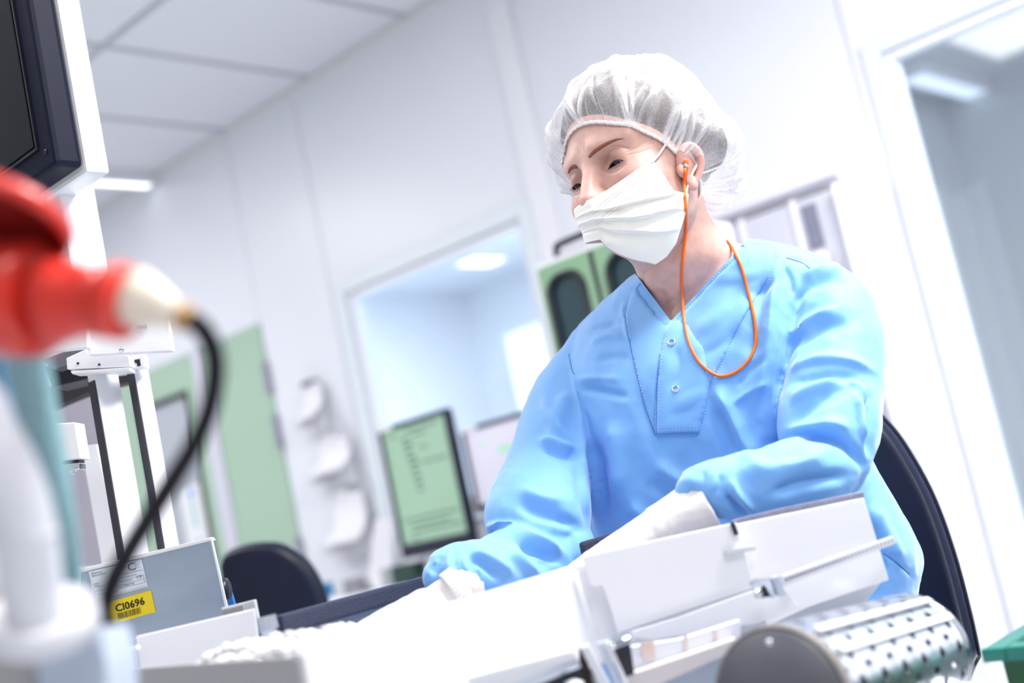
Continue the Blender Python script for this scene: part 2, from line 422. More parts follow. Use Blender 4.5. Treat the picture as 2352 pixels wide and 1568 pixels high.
gdoor(-5.55, -4.712, 'pale green door leaf with a grey glass window and notices', (-5.23, -4.80, 0.98, 1.765))
gdoor(-4.612, -4.20, 'plain pale green door leaf with hinges', None, (1.68, 1.45, 0.93))
tag(box('trim_4', (-4.710, D-0.018, 0.0), (-4.614, D+0.04, 1.92), mat('lavender_post', (0.66, 0.66, 0.74), 0.45), bev=0.003), 'pale lavender post between the green door leaves', kind='structure')
# ------------------------------------------------------------------ the person
HR = np.array([[0.61866724, -0.72722259, -0.29731827], [0.30865937, -0.12302703, 0.94318277], [-0.722482, -0.67528635, 0.14835127]])
HT = np.array([0.1525, 0.2070, 1.47153782])
CAMB = np.column_stack([CR, CU, FW])
def head_w(X):                              # head's own axes (x her left, y forward, z up) -> world
    X = np.asarray(X, float)
    return CAM + (X@HR.T + HT)@CAMB.T
def head_l(Wd):
    c = (np.asarray(Wd, float)-CAM)@CAMB
    return (c-HT)@HR
def head_at(px, py, d): return head_l(P(px, py, d))

person = thing('person', P(1640, 1480, 1.55), 'person in blue scrub top, white bouffant cap and face mask, seated at the machine', 'person')

def skin_material():
    m = bpy.data.materials.new('skin'); m.use_nodes = True; nt = m.node_tree; b = nt.nodes['Principled BSDF']
    at = nt.nodes.new('ShaderNodeAttribute'); at.attribute_name = 'tone'
    n = nt.nodes.new('ShaderNodeTexNoise'); n.inputs['Scale'].default_value = 90; n.inputs['Detail'].default_value = 6
    tc = nt.nodes.new('ShaderNodeTexCoord'); nt.links.new(tc.outputs['Object'], n.inputs['Vector'])
    rp = nt.nodes.new('ShaderNodeValToRGB'); rp.color_ramp.elements[0].position = 0.3; rp.color_ramp.elements[1].position = 0.7
    rp.color_ramp.elements[0].color = (0.88, 0.84, 0.83, 1); rp.color_ramp.elements[1].color = (1, 1, 1, 1)
    nt.links.new(n.outputs[0], rp.inputs[0])
    mx = nt.nodes.new('ShaderNodeMix'); mx.data_type = 'RGBA'; mx.blend_type = 'MULTIPLY'; mx.inputs['Factor'].default_value = 1
    nt.links.new(at.outputs['Color'], mx.inputs['A']); nt.links.new(rp.outputs[0], mx.inputs['B'])
    nt.links.new(mx.outputs['Result'], b.inputs['Base Color'])
    b.inputs['Roughness'].default_value = 0.45; b.inputs['Specular IOR Level'].default_value = 0.4
    b.inputs['Subsurface Weight'].default_value = 0.25; b.inputs['Subsurface Radius'].default_value = (0.010, 0.004, 0.002)
    b.inputs['Subsurface Scale'].default_value = 0.6
    n2 = nt.nodes.new('ShaderNodeTexNoise'); n2.inputs['Scale'].default_value = 420; n2.inputs['Detail'].default_value = 3
    nt.links.new(tc.outputs['Object'], n2.inputs['Vector'])
    bp = nt.nodes.new('ShaderNodeBump'); bp.inputs['Strength'].default_value = 0.16; bp.inputs['Distance'].default_value = 0.001
    nt.links.new(n2.outputs[0], bp.inputs['Height']); nt.links.new(bp.outputs[0], b.inputs['Normal'])
    return m
m_skin = skin_material()

def sd_ell(p, c, r):
    q = p-np.asarray(c, float); r = np.asarray(r, float)
    k0 = np.linalg.norm(q/r, axis=1); k1 = np.linalg.norm(q/(r*r), axis=1)+1e-9
    return k0*(k0-1)/k1
def sd_cap(p, a, b, ra, rb=None):
    a = np.asarray(a, float); b = np.asarray(b, float); rb = ra if rb is None else rb
    ab = b-a; t = np.clip(((p-a)@ab)/(ab@ab+1e-12), 0, 1)
    return np.linalg.norm(p-a-t[:, None]*ab, axis=1)-(ra+(rb-ra)*t)
def smin(a, b, k):
    h = np.clip(0.5+0.5*(b-a)/k, 0, 1); return b*(1-h)+a*h-k*h*(1-h)
def smax(a, b, k): return -smin(-a, -b, k)

NB = head_l(P(1560, 640, 1.50))             # base of the neck in head axes
def head_sdf(p):
    d = sd_ell(p, (0, -0.016, 0.036), (0.077, 0.103, 0.088))
    d = smin(d, sd_ell(p, (0, 0.022, -0.028), (0.066, 0.068, 0.083)), 0.03)
    d = smin(d, sd_ell(p, (0, 0.047, -0.077), (0.028, 0.027, 0.020)), 0.03)
    for s in (-1, 1):
        d = smin(d, sd_ell(p, (s*0.043, 0.058, -0.032), (0.022, 0.022, 0.018)), 0.022)
        d = smin(d, sd_ell(p, (s*0.047, 0.020, -0.064), (0.012, 0.022, 0.018)), 0.02)
        d = smin(d, sd_cap(p, (s*0.014, 0.0835, 0.0185), (s*0.048, 0.066, 0.020), 0.0075), 0.014)
        d = smax(d, -sd_ell(p, (s*0.031, 0.097, 0.000), (0.0155, 0.017, 0.0115)), 0.012)
        d = smin(d, sd_ell(p, (s*0.0315, 0.0700, -0.002), (0.0150, 0.0140, 0.0135)), 0.004)
        d = smin(d, sd_ell(p, (s*0.012, 0.095, -0.042), (0.0075, 0.010, 0.0075)), 0.006)
    d = smin(d, sd_cap(p, (0, 0.083, 0.010), (0, 0.1075, -0.038), 0.0068, 0.0105), 0.010)
    d = smin(d, sd_cap(p, (-0.018, 0.084, -0.068), (0.018, 0.084, -0.068), 0.006), 0.008)
    a = np.array([0, 0.006, -0.06]); 
    d = smin(d, sd_cap(p, a, NB, 0.042, 0.046), 0.022)
    return d

def build_head():
    c0 = np.array([0, 0, -0.01])
    # azimuth denser over the face, elevation denser around the eyes
    u = np.linspace(-1, 1, 521)[:-1]
    az = np.pi*(0.38*u+0.62*u**3)
    v = np.linspace(-1, 1, 340)
    el = (np.pi/2)*0.995*(0.40*v+0.60*v**3)
    A, E = np.meshgrid(az, el)
    dirs = np.stack([np.cos(E)*np.sin(A), np.cos(E)*np.cos(A), np.sin(E)], -1).reshape(-1, 3)
    r = np.full(len(dirs), 0.19)
    for _ in range(70):
        s = head_sdf(c0+dirs*r[:, None]); r = np.maximum(r-np.clip(s, -0.02, 0.02)*0.6, 0.02)
    pt = c0+dirs*r[:, None]
    # creases: (polyline in x,z on the face, width, depth)
    cre = []
    for s in (-1, 1):
        cre += [([(s*0.0165, 0.0035), (s*0.022, 0.0095), (s*0.032, 0.0118), (s*0.041, 0.0088), (s*0.048, 0.0025)], 0.0013, -0.0013),
                ([(s*0.0165, -0.010), (s*0.024, -0.0165), (s*0.033, -0.0185), (s*0.043, -0.0155)], 0.0014, -0.0006),
                ([(s*0.048, -0.001), (s*0.055, 0.001), (s*0.060, 0.0045)], 0.0011, -0.0005),
                ([(s*0.048, -0.005), (s*0.056, -0.006), (s*0.061, -0.005)], 0.0011, -0.0005),
                ([(s*0.018, 0.000), (s*0.021, 0.0065), (s*0.031, 0.0085), (s*0.040, 0.006)], 0.0009, -0.0005),
                ([(s*0.004, 0.018), (s*0.0055, 0.028)], 0.0013, -0.0006)]
    front = pt[:, 1] > 0.02
    for pl, w, am in cre:
        d = pl_dist(pt[:, [0, 2]], catmull(np.array(pl), 16))[0]
        r = r+np.where(front, am*np.exp(-(d/w)**2), 0)
    pt = c0+dirs*r[:, None]
    # lid slits: her left eye nearly shut, looking down
    dele = np.zeros(len(pt), bool)
    for s in (-1, 1):
        x = (pt[:, 0]-s*0.0315)*s; z = pt[:, 2]
        t = np.clip(x/0.0125, -1, 1)
        up = -0.0062-0.0050*t*t+0.0012*t; lo = -0.0106+0.0002*t*t+0.0006*t
        dele |= (np.abs(x) < 0.0125) & (z < up) & (z > lo) & front
    n, k = len(az), len(el); F = []
    idx = np.arange(n*k).reshape(k, n)
    a = idx[:-1]; b = np.roll(idx, -1, 1)[:-1]; c = np.roll(idx, -1, 1)[1:]; d_ = idx[1:]
    F = np.stack([a, b, c, d_], -1).reshape(-1, 4)
    F = F[~dele[F].all(1)]
    tone = np.tile(np.array([0.74, 0.475, 0.405]), (len(pt), 1))
    def spot(c, rad, col, k=1.0):
        w = np.exp(-(((pt-np.asarray(c))/np.asarray(rad))**2).sum(1))[:, None]*k
        tone[:] = tone*(1-w)+np.asarray(col)*w
    for s in (-1, 1):
        spot((s*0.046, 0.066, -0.030), (0.02, 0.03, 0.017), (0.72, 0.40, 0.35), .6)     # cheeks
        spot((s*0.0315, 0.085, 0.001), (0.017, 0.03, 0.0085), (0.34, 0.16, 0.12), .85)  # lids with make-up
        spot((s*0.018, 0.085, -0.004), (0.006, 0.03, 0.010), (0.30, 0.14, 0.11), .8)
        spot((s*0.032, 0.085, -0.0125), (0.016, 0.03, 0.0045), (0.33, 0.15, 0.14), .7)
    spot((0, 0.112, -0.036), (0.014, 0.02, 0.014), (0.74, 0.42, 0.37), .7)
    spot((0, 0.08, 0.055), (0.05, 0.04, 0.03), (0.76, 0.48, 0.41), .5)
    return pt, [tuple(q) for q in F], tone

def pl_dist(p, pl):
    """distance of 2-d points to a polyline, signed side, and the arc position 0..1."""
    best = np.full(len(p), 1e9); side = np.zeros(len(p)); arc = np.zeros(len(p))
    seg = np.linalg.norm(np.diff(pl, axis=0), axis=1); cum = np.concatenate([[0], np.cumsum(seg)]); tot = cum[-1]+1e-12
    for i in range(len(pl)-1):
        a = pl[i]; ab = pl[i+1]-a; L = ab@ab+1e-15
        t = np.clip(((p-a)@ab)/L, 0, 1); q = p-a-t[:, None]*ab; d = np.hypot(q[:, 0], q[:, 1])
        m = d < best
        best = np.where(m, d, best); side = np.where(m, np.sign(ab[0]*q[:, 1]-ab[1]*q[:, 0]), side)
        arc = np.where(m, (cum[i]+t*seg[i])/tot, arc)
    return best, side, arc

def fold(V, N, folds, cond=None):
    """raise or sink the cloth along creases that were read off the sleeve and chest.
    (points, width on the + side, width on the - side, height in m)"""
    px, py, d = proj(V)
    fac = -(N@FW)
    ok = fac > 0.05
    if cond is not None: ok &= cond(px, py, d)
    idx = np.where(ok)[0]; p2 = np.column_stack([px, py])[idx]
    amt = np.zeros(len(idx))
    for pl, wa, wb, am in folds:
        pl = np.asarray(pl, float)
        if len(pl) > 2: pl = catmull(pl, 5*len(pl))
        lo = pl.min(0)-3*max(wa, wb); hi = pl.max(0)+3*max(wa, wb)
        s = np.where((p2 > lo).all(1) & (p2 < hi).all(1))[0]
        if not len(s): continue
        dd, side, arc = pl_dist(p2[s], pl)
        w = np.where(side > 0, wa, wb)
        tap = np.clip(np.minimum(arc, 1-arc)*4.0, 0, 1); tap = tap*tap*(3-2*tap)
        amt[s] += am*np.exp(-(dd/w)**2)*(0.12+0.88*tap)
    V = V.copy(); V[idx] += N[idx]*(amt*np.clip(fac[idx]*1.6, 0, 1))[:, None]
    return V

# ---- neck and upper chest, rings from silhouette to silhouette
def ring2(L, dl, R_, dr, h, n=48, ex=2.3, bias=0.0):
    a = P(*L, dl); b = P(*R_, dr); c = (a+b)/2; ax = (a-b)/2
    v = nrm(c-CAM); q = v-nrm(ax)*(v@nrm(ax)); q = nrm(q)*h
    t = np.linspace(0, 2*math.pi, n, endpoint=False)
    ct, st = np.cos(t), np.sin(t)
    return c+np.sign(ct)[:, None]*np.abs(ct)[:, None]**(2/ex)*ax+(np.sign(st)[:, None]*np.abs(st)[:, None]**(2/ex)+bias)*q
def ring_series(rows, n=48, m=60, ex=2.3):
    R_ = [ring2(*r, n=n, ex=ex) for r in rows]
    A = np.array(R_)                         # k, n, 3
    out = np.stack([catmull(A[:, j], m) for j in range(n)], 1)
    return [out[i] for i in range(m)]
neck_rows = [((1478, 545), 1.47, (1606, 455), 1.485, 0.050), ((1470, 600), 1.475, (1622, 500), 1.49, 0.053), ((1478, 650), 1.48, (1662, 545), 1.49, 0.056),
             ((1484, 692), 1.505, (1724, 572), 1.485, 0.058), ((1452, 742), 1.53, (1770, 620), 1.48, 0.060), ((1400, 800), 1.53, (1830, 690), 1.47, 0.068), ((1400, 900), 1.53, (1860, 800), 1.47, 0.075)]
hp, hf, tone = build_head()
nr = ring_series(neck_rows, 96, 110)
nv, nf = loft(nr, True)
ntone = np.tile(np.array([0.74, 0.47, 0.405]), (len(nv), 1))
def build_body():
    me0 = mesh('n', nv, nf); fixn(me0); N = get_n(me0)
    V = fold(nv, N, [([(1590, 470), (1575, 560), (1560, 640), (1548, 700)], 14, 22, 0.004), ([(1612, 500), (1606, 600), (1590, 680)], 14, 14, 0.0025),
                     ([(1482, 640), (1520, 650), (1560, 640)], 5, 5, -0.0012), ([(1490, 620), (1530, 632), (1570, 618)], 4, 4, -0.0010),
                     ([(1500, 662), (1530, 690), (1545, 730)], 9, 9, -0.004), ([(1540, 690), (1560, 720)], 10, 10, 0.003),
                     ([(1580, 700), (1640, 640), (1690, 600)], 12, 12, 0.004), ([(1575, 480), (1560, 560), (1530, 620)], 5, 5, -0.0015)])
    bpy.data.meshes.remove(me0)
    VV, FF = join_vf([(head_w(hp), hf), (V, nf)]); T = np.vstack([tone, ntone])
    # ears
    for s in (-1, 1):
        er = []
        c = np.array([s*0.0675, 0.014, -0.033])
        def L(y, z, o=0.0): return c+0.76*np.array([s*(o+0.009-0.25*y), y, z])
        hel = catmull(np.array([L(0.012, -0.004, -.004), L(0.010, 0.014), L(0.002, 0.028, .003), L(-0.012, 0.030, .006), L(-0.021, 0.016, .007), L(-0.018, -0.004, .005), L(-0.009, -0.020, .001), L(0.002, -0.029, -.003), L(0.008, -0.022, -.006)]), 40)
        er.append(tube_vf(hel, 0.0042, 10, round_end=True))
        er.append(sphere_vf(c+np.array([s*0.004, -0.004, 0.004]), (0.005, 0.015, 0.021), 20, 14))
        er.append(sphere_vf(c+np.array([s*0.006, 0.001, -0.019]), (0.0055, 0.0085, 0.010), 16, 12))
        er.append(sphere_vf(c+np.array([s*0.005, 0.011, -0.004]), (0.005, 0.006, 0.008), 16, 12))
        ev, ef = join_vf(er)
        VV, FF = join_vf([(VV, FF), (head_w(ev), ef)])
        T = np.vstack([T, np.tile(np.array([0.74, 0.44, 0.38]), (len(ev), 1))])
    me = mesh('body', VV, FF); fixn(me)
    ca = me.color_attributes.new('tone', 'FLOAT_COLOR', 'POINT')
    ca.data.foreach_set('color', np.column_stack([T, np.ones(len(T))]).astype(np.float32).ravel())
    return link('body', me, m_skin, person, True)
body = build_body()
bv_body = bvh_of(body.data)

# ---- eyes, lashes, brows
m_eyew = mat('eye_white', (0.62, 0.55, 0.54), 0.2, var=0.05)
m_iris = mat('dark_brown_iris', (0.020, 0.010, 0.008), 0.15, var=0.3, vscale=300)
m_lash = mat('dark_lashes', (0.018, 0.010, 0.010), 0.6, var=0.2)
m_brow = mat('auburn_brow', (0.27, 0.085, 0.055), 0.7, var=0.35, vscale=500)
for s in (-1, 1):
    c = np.array([s*0.0315, 0.0692, -0.003]); r0 = 0.0130
    look = nrm((s*-0.03, 0.80, -0.60))
    V, F = sphere_vf((0, 0, 0), 1.0, 48, 36)
    F2 = [[], []]
    for f in F:
        q = V[list(f)].mean(0); F2[1 if nrm(q)@look > 0.86 else 0].append(f)
    me = mesh('eyeball', head_w(c+V*r0), F2[0]+F2[1]); me.materials.append(m_eyew); me.materials.append(m_iris)
    me.polygons.foreach_set('material_index', [0]*len(F2[0])+[1]*len(F2[1])); fixn(me)
    link('eyeball', me, None, person, True)
    # upper lid rim with lashes
    L = []
    rim = []
    for t in np.linspace(-1, 1, 25):
        z = -0.0062-0.0050*t*t+0.0012*t; x = s*(0.0315+t*0.0125)
        y = 0.0700+0.0140*math.sqrt(max(0.02, 1-((x-s*0.0315)/0.0150)**2-((z+0.002)/0.0135)**2))
        rim.append((x, y+0.0002, z))
    rim = np.array(rim)
    L.append(tube_vf(rim, [0.0003+0.0006*(1-t*t) for t in np.linspace(-1, 1, 25)], 8))
    for i in range(3, 24, 1):
        b = rim[i]; t = (i-12)/12
        L.append(tube_vf(np.array([b, b+np.array([s*t*0.0012, 0.0030, -0.0016]), b+np.array([s*t*0.003, 0.0056, -0.0018])]), [0.0003, 0.00022, 0.00008], 5))
    V, F = join_vf(L); me = mesh('eyelashes', head_w(V), F); fixn(me); link('eyelashes', me, m_lash, person, True)
def surf_strip(name, bvh, line, wid, off, m, parent, n=24, k=5, thick=0.0006):
    """a strip of real thickness laid on a surface along a line; wid = half widths in px."""
    l = catmull(np.array(line, float), n); w = catmull(np.column_stack([np.array(wid, float)]*2), n)[:, 0]
    T = np.gradient(l, axis=0); T /= np.linalg.norm(T, axis=1)[:, None]; Nn = np.column_stack([-T[:, 1], T[:, 0]])
    top = []; last = None
    for i in range(n):
        row = []
        for j in range(k):
            s = (j/(k-1)-0.5)*2; q = l[i]+Nn[i]*w[i]*s
            h = hit(bvh, q[0], q[1], off*(1-0.75*s*s)+0.0002)
            if h is None: h = last if last else (P(q[0], q[1], 1.4), -FW)
            last = h; row.append(h)
        top.append(row)
    V = [h[0] for r in top for h in r]+[h[0]-h[1]*thick for r in top for h in r]; F = []
    m_ = n*k
    for i in range(n-1):
        for j in range(k-1):
            a = i*k+j; F.append((a, a+1, a+k+1, a+k)); F.append((m_+a, m_+a+k, m_+a+k+1, m_+a+1))
    edge = [i*k for i in range(n)]+[(n-1)*k+j for j in range(1, k)]+[i*k+k-1 for i in range(n-2, -1, -1)]+[j for j in range(k-2, 0, -1)]
    for a, b in zip(edge, edge[1:]+edge[:1]): F.append((a, b, m_+b, m_+a))
    me = mesh(name, V, F); fixn(me); return link(name, me, m, parent, True)
surf_strip('eyebrow', bv_body, [(1353, 361), (1368, 346), (1392, 331), (1415, 321), (1432, 318)], [3, 4.6, 3.8, 2.6, .8], 0.0008, m_brow, person)
surf_strip('eyebrow', bv_body, [(1305, 398), (1311, 387), (1319, 382), (1326, 386)], [1, 4, 4.5, 2], 0.0008, m_brow, person, 14)
# ---- hair and bouffant cap
m_hair = mat('brown_grey_hair', (0.075, 0.055, 0.048), 0.55, var=0.6, vscale=60, stretch=(4, 4, 14), bump=0.5, bscale=160)
E1 = np.array([1.0, 0, 0]); E3 = nrm((0, -0.62, 0.78)); E2 = np.cross(E3, E1)
CC = np.array([0, -0.008, -0.016])
def ring_ctrl():
    S, Nn = [], []
    for q in ((1340, 287), (1390, 283), (1432, 289), (1470, 300), (1520, 325), (1560, 350)):
        h = hit(bv_body, *q)
        if h is None: continue
        r = head_l(h[0])-CC; S.append(math.atan2(r@E1, r@E2)); Nn.append(r@E3)
    for p_ in ((0.074, -0.012, -0.034), (0.066, -0.045, -0.060), (0.040, -0.080, -0.074), (0, -0.092, -0.080)):
        r = np.array(p_)-CC; S.append(abs(math.atan2(r@E1, r@E2))); Nn.append(r@E3)
    o = np.argsort(S); return np.array(S)[o], np.array(Nn)[o]
RS, RN = ring_ctrl()
_g = np.linspace(0, math.pi, 181); _v = np.interp(_g, np.concatenate([[0], RS]), np.concatenate([[RN[0]], RN]))
for _ in range(40): _v[1:-1] = 0.25*_v[:-2]+0.5*_v[1:-1]+0.25*_v[2:]
def ring_off(s): return np.interp(np.abs(s), _g, _v)
def build_hair():
    n, k = 150, 60
    az = np.linspace(-math.pi, math.pi, n, endpoint=False); el = np.linspace(0, math.pi/2*0.99, k)
    S, E = np.meshgrid(az, el); s_, e_ = S.ravel(), E.ravel()
    d = np.cos(e_)[:, None]*(np.cos(s_)[:, None]*E2+np.sin(s_)[:, None]*E1)+np.sin(e_)[:, None]*E3
    o = CC+((ring_off(s_)+0.010)*np.cos(e_))[:, None]*E3; r = np.full(len(s_), 0.19)
    for _ in range(60): r -= np.clip(head_sdf(o+d*r[:, None])-0.0035*np.clip(e_/0.12, 0.1, 1), -0.02, 0.02)*0.6
    nz = np.array([noise.noise(Vector((a*9, b*3, 2))) for a, b in zip(s_, e_)]); r += 0.0012*nz*np.clip(e_/0.2, 0, 1)
    q = o+d*r[:, None]; idx = np.arange(n*k).reshape(k, n)
    F = [tuple(f) for f in np.stack([idx[:-1], np.roll(idx, -1, 1)[:-1], np.roll(idx, -1, 1)[1:], idx[1:]], -1).reshape(-1, 4)]
    bv, bf = sphere_vf((0.006, -0.116, 0.020), (0.038, 0.022, 0.036), 32, 24)     # the knot at the back
    VV, FF = join_vf([(q, F), (bv, bf)])
    me = mesh('hair', head_w(VV), FF); fixn(me); return link('hair', me, m_hair, person, True)
build_hair()

def cap_material():
    m = bpy.data.materials.new('nonwoven_cap'); m.use_nodes = True; nt = m.node_tree
    for n in list(nt.nodes): nt.nodes.remove(n)
    out = nt.nodes.new('ShaderNodeOutputMaterial'); mx = nt.nodes.new('ShaderNodeMixShader')
    tp = nt.nodes.new('ShaderNodeBsdfTransparent')
    df = nt.nodes.new('ShaderNodeBsdfDiffuse'); df.inputs[0].default_value = (0.93, 0.92, 0.94, 1)
    tl = nt.nodes.new('ShaderNodeBsdfTranslucent'); tl.inputs[0].default_value = (0.93, 0.92, 0.94, 1)
    m2 = nt.nodes.new('ShaderNodeMixShader'); m2.inputs[0].default_value = 0.30
    tc = nt.nodes.new('ShaderNodeTexCoord')
    a = nt.nodes.new('ShaderNodeTexNoise'); a.inputs['Scale'].default_value = 260; a.inputs['Detail'].default_value = 8; a.inputs['Roughness'].default_value = 0.75
    a.inputs['Distortion'].default_value = 2.5
    b = nt.nodes.new('ShaderNodeTexNoise'); b.inputs['Scale'].default_value = 22; b.inputs['Detail'].default_value = 3
    nt.links.new(tc.outputs['Object'], a.inputs['Vector']); nt.links.new(tc.outputs['Object'], b.inputs['Vector'])
    lw = nt.nodes.new('ShaderNodeLayerWeight'); lw.inputs[0].default_value = 0.35
    s = nt.nodes.new('ShaderNodeMath'); s.operation = 'MULTIPLY_ADD'; s.inputs[1].default_value = 1.1; s.inputs[2].default_value = -0.54
    s2 = nt.nodes.new('ShaderNodeMath'); s2.operation = 'MULTIPLY_ADD'; s2.inputs[1].default_value = 0.5
    s3 = nt.nodes.new('ShaderNodeMath'); s3.operation = 'MULTIPLY_ADD'; s3.inputs[1].default_value = 0.55; s3.use_clamp = True
    nt.links.new(a.outputs[0], s.inputs[0]); nt.links.new(b.outputs[0], s2.inputs[0]); nt.links.new(s.outputs[0], s2.inputs[2])
    nt.links.new(lw.outputs['Facing'], s3.inputs[0]); nt.links.new(s2.outputs[0], s3.inputs[2])
    at = nt.nodes.new('ShaderNodeAttribute'); at.attribute_name = 'layers'
    s4 = nt.nodes.new('ShaderNodeMath'); s4.operation = 'MULTIPLY_ADD'; s4.inputs[1].default_value = 0.5; s4.use_clamp = True
    nt.links.new(at.outputs['Fac'], s4.inputs[0]); nt.links.new(s3.outputs[0], s4.inputs[2])
    nt.links.new(df.outputs[0], m2.inputs[1]); nt.links.new(tl.outputs[0], m2.inputs[2])
    nt.links.new(s4.outputs[0], mx.inputs[0]); nt.links.new(tp.outputs[0], mx.inputs[1]); nt.links.new(m2.outputs[0], mx.inputs[2])
    nt.links.new(mx.outputs[0], out.inputs[0]); return m
m_cap = cap_material()
def cap_ring(s):
    """radius at which the elastic lies on the head, around the cap's axis."""
    s = np.asarray(s, float); f = s.ravel()
    d = np.cos(f)[:, None]*E2+np.sin(f)[:, None]*E1; o = CC+ring_off(f)[:, None]*E3
    r = np.full(len(f), 0.17)
    for _ in range(60): r -= np.clip(head_sdf(o+d*r[:, None])-0.0010, -0.02, 0.02)*0.6
    k = 9; rp = np.concatenate([r[-k:], r, r[:k]]); r = np.convolve(rp, np.ones(2*k+1)/(2*k+1), 'valid')
    return r.reshape(s.shape)
def build_cap():
    ns, ne = 640, 130
    s = np.linspace(-math.pi, math.pi, ns, endpoint=False)
    e = np.linspace(0, 1, ne)**1.5*math.pi/2
    S, E = np.meshgrid(s, e)
    back = (0.5-0.5*np.cos(S)); side = np.abs(np.sin(S))
    R0 = np.tile(cap_ring(s), (ne, 1))
    up = 0.150
    front = np.clip(np.cos(S), 0, 1)
    puff = 0.010+0.022*front+0.020*side**2+0.050*back**2
    ell = 1/np.sqrt((np.cos(E)/R0)**2+(np.sin(E)/up)**2)
    g = (1-np.exp(-E/0.12))
    Rr = ell+puff*g*(0.30+0.70*np.cos(E))+0.016*np.exp(-((np.abs(S)-1.70)/0.38)**2)*(1-np.exp(-E/0.04))*np.exp(-(E/0.55)**2)
    g2 = np.random.default_rng(11)
    # gathers running up from the elastic
    dens = np.zeros_like(S)
    for k in range(120):
        s0 = g2.uniform(-math.pi, math.pi); a = g2.uniform(0.0014, 0.0075)*g2.choice([1, 1, -1]); ln = g2.uniform(0.14, 0.75); w = g2.uniform(0.008, 0.028)
        dr = g2.normal(0, 0.30)
        dd = (S-s0-dr*E+math.pi) % (2*math.pi)-math.pi
        am = np.exp(-(dd/(w*(1+2.2*E)))**2)*np.exp(-(E/ln)**2); Rr += a*am*np.clip(E/0.05, 0, 1)
        if a > 0: dens += am*(a/0.0075)
    # soft crumples over the crown
    dirs = np.cos(E)[..., None]*(np.cos(S)[..., None]*E2+np.sin(S)[..., None]*E1)+np.sin(E)[..., None]*E3
    D3 = dirs.reshape(-1, 3)
    nz = np.array([noise.ridged_multi_fractal(Vector(d*4.2+np.array([3, 1, 2])), 0.9, 2.1, 3, 0.9, 2.0) for d in D3]).reshape(E.shape)
    nz2 = np.array([noise.noise(Vector(d*2.3+np.array([7, 4, 1]))) for d in D3]).reshape(E.shape)
    Rr += g*(0.0030*(nz-1.2)*np.clip(E/0.3, 0, 1)+0.007*nz2*np.clip(E/0.4, 0, 1))
    low = -0.012-0.010*np.clip((S*0)+0, 0, 1)
    V = CC+D3*Rr.reshape(-1, 1)+E3*(ring_off(S)*np.cos(E)**2).reshape(-1, 1)
    # bottom ruffle below the elastic
    n = ns; k = ne
    idx = np.arange(n*k).reshape(k, n)
    a = idx[:-1]; b = np.roll(idx, -1, 1)[:-1]; c = np.roll(idx, -1, 1)[1:]; d_ = idx[1:]
    F = [tuple(q) for q in np.stack([a, b, c, d_], -1).reshape(-1, 4)]
    me = mesh('bouffant_cap', head_w(V), F); fixn(me); at_ = me.attributes.new('layers', 'FLOAT', 'POINT'); at_.data.foreach_set('value', np.clip(dens+0.25*np.clip(nz-1.3, 0, 1), 0, 1).ravel().astype(np.float32)); o = link('bouffant_cap', me, m_cap, person, True)
    # elastic edge: a gathered hem
    hem = []
    rr = cap_ring(s)+0.0010
    wob = 0.0005*np.sin(s*83)+0.0005*np.sin(s*171+1)
    base = CC+(rr*np.cos(s))[:, None]*E2+(rr*np.sin(s))[:, None]*E1+E3*ring_off(s)[:, None]
    nrm_out = (base-CC); nrm_out /= np.linalg.norm(nrm_out, axis=1)[:, None]
    rings = []
    for j, t in enumerate(np.linspace(0, 2*math.pi, 8, endpoint=False)):
        rings.append(base+nrm_out*(0.0016*math.cos(t)+wob*0.8)[:, None]+E3*((0.0028*math.sin(t))+0.0004*np.sin(s*157))[:, None])
    R_ = np.array(rings).transpose(1, 0, 2)
    V, F = loft([R_[i] for i in range(len(R_))], False, True)
    me = mesh('elastic_hem', head_w(V), F); fixn(me); link('elastic_hem', me, mat('white_hem', (0.80, 0.77, 0.79), 0.8, var=0.1, vscale=400), o, True)
    return o
cap_o = build_cap()

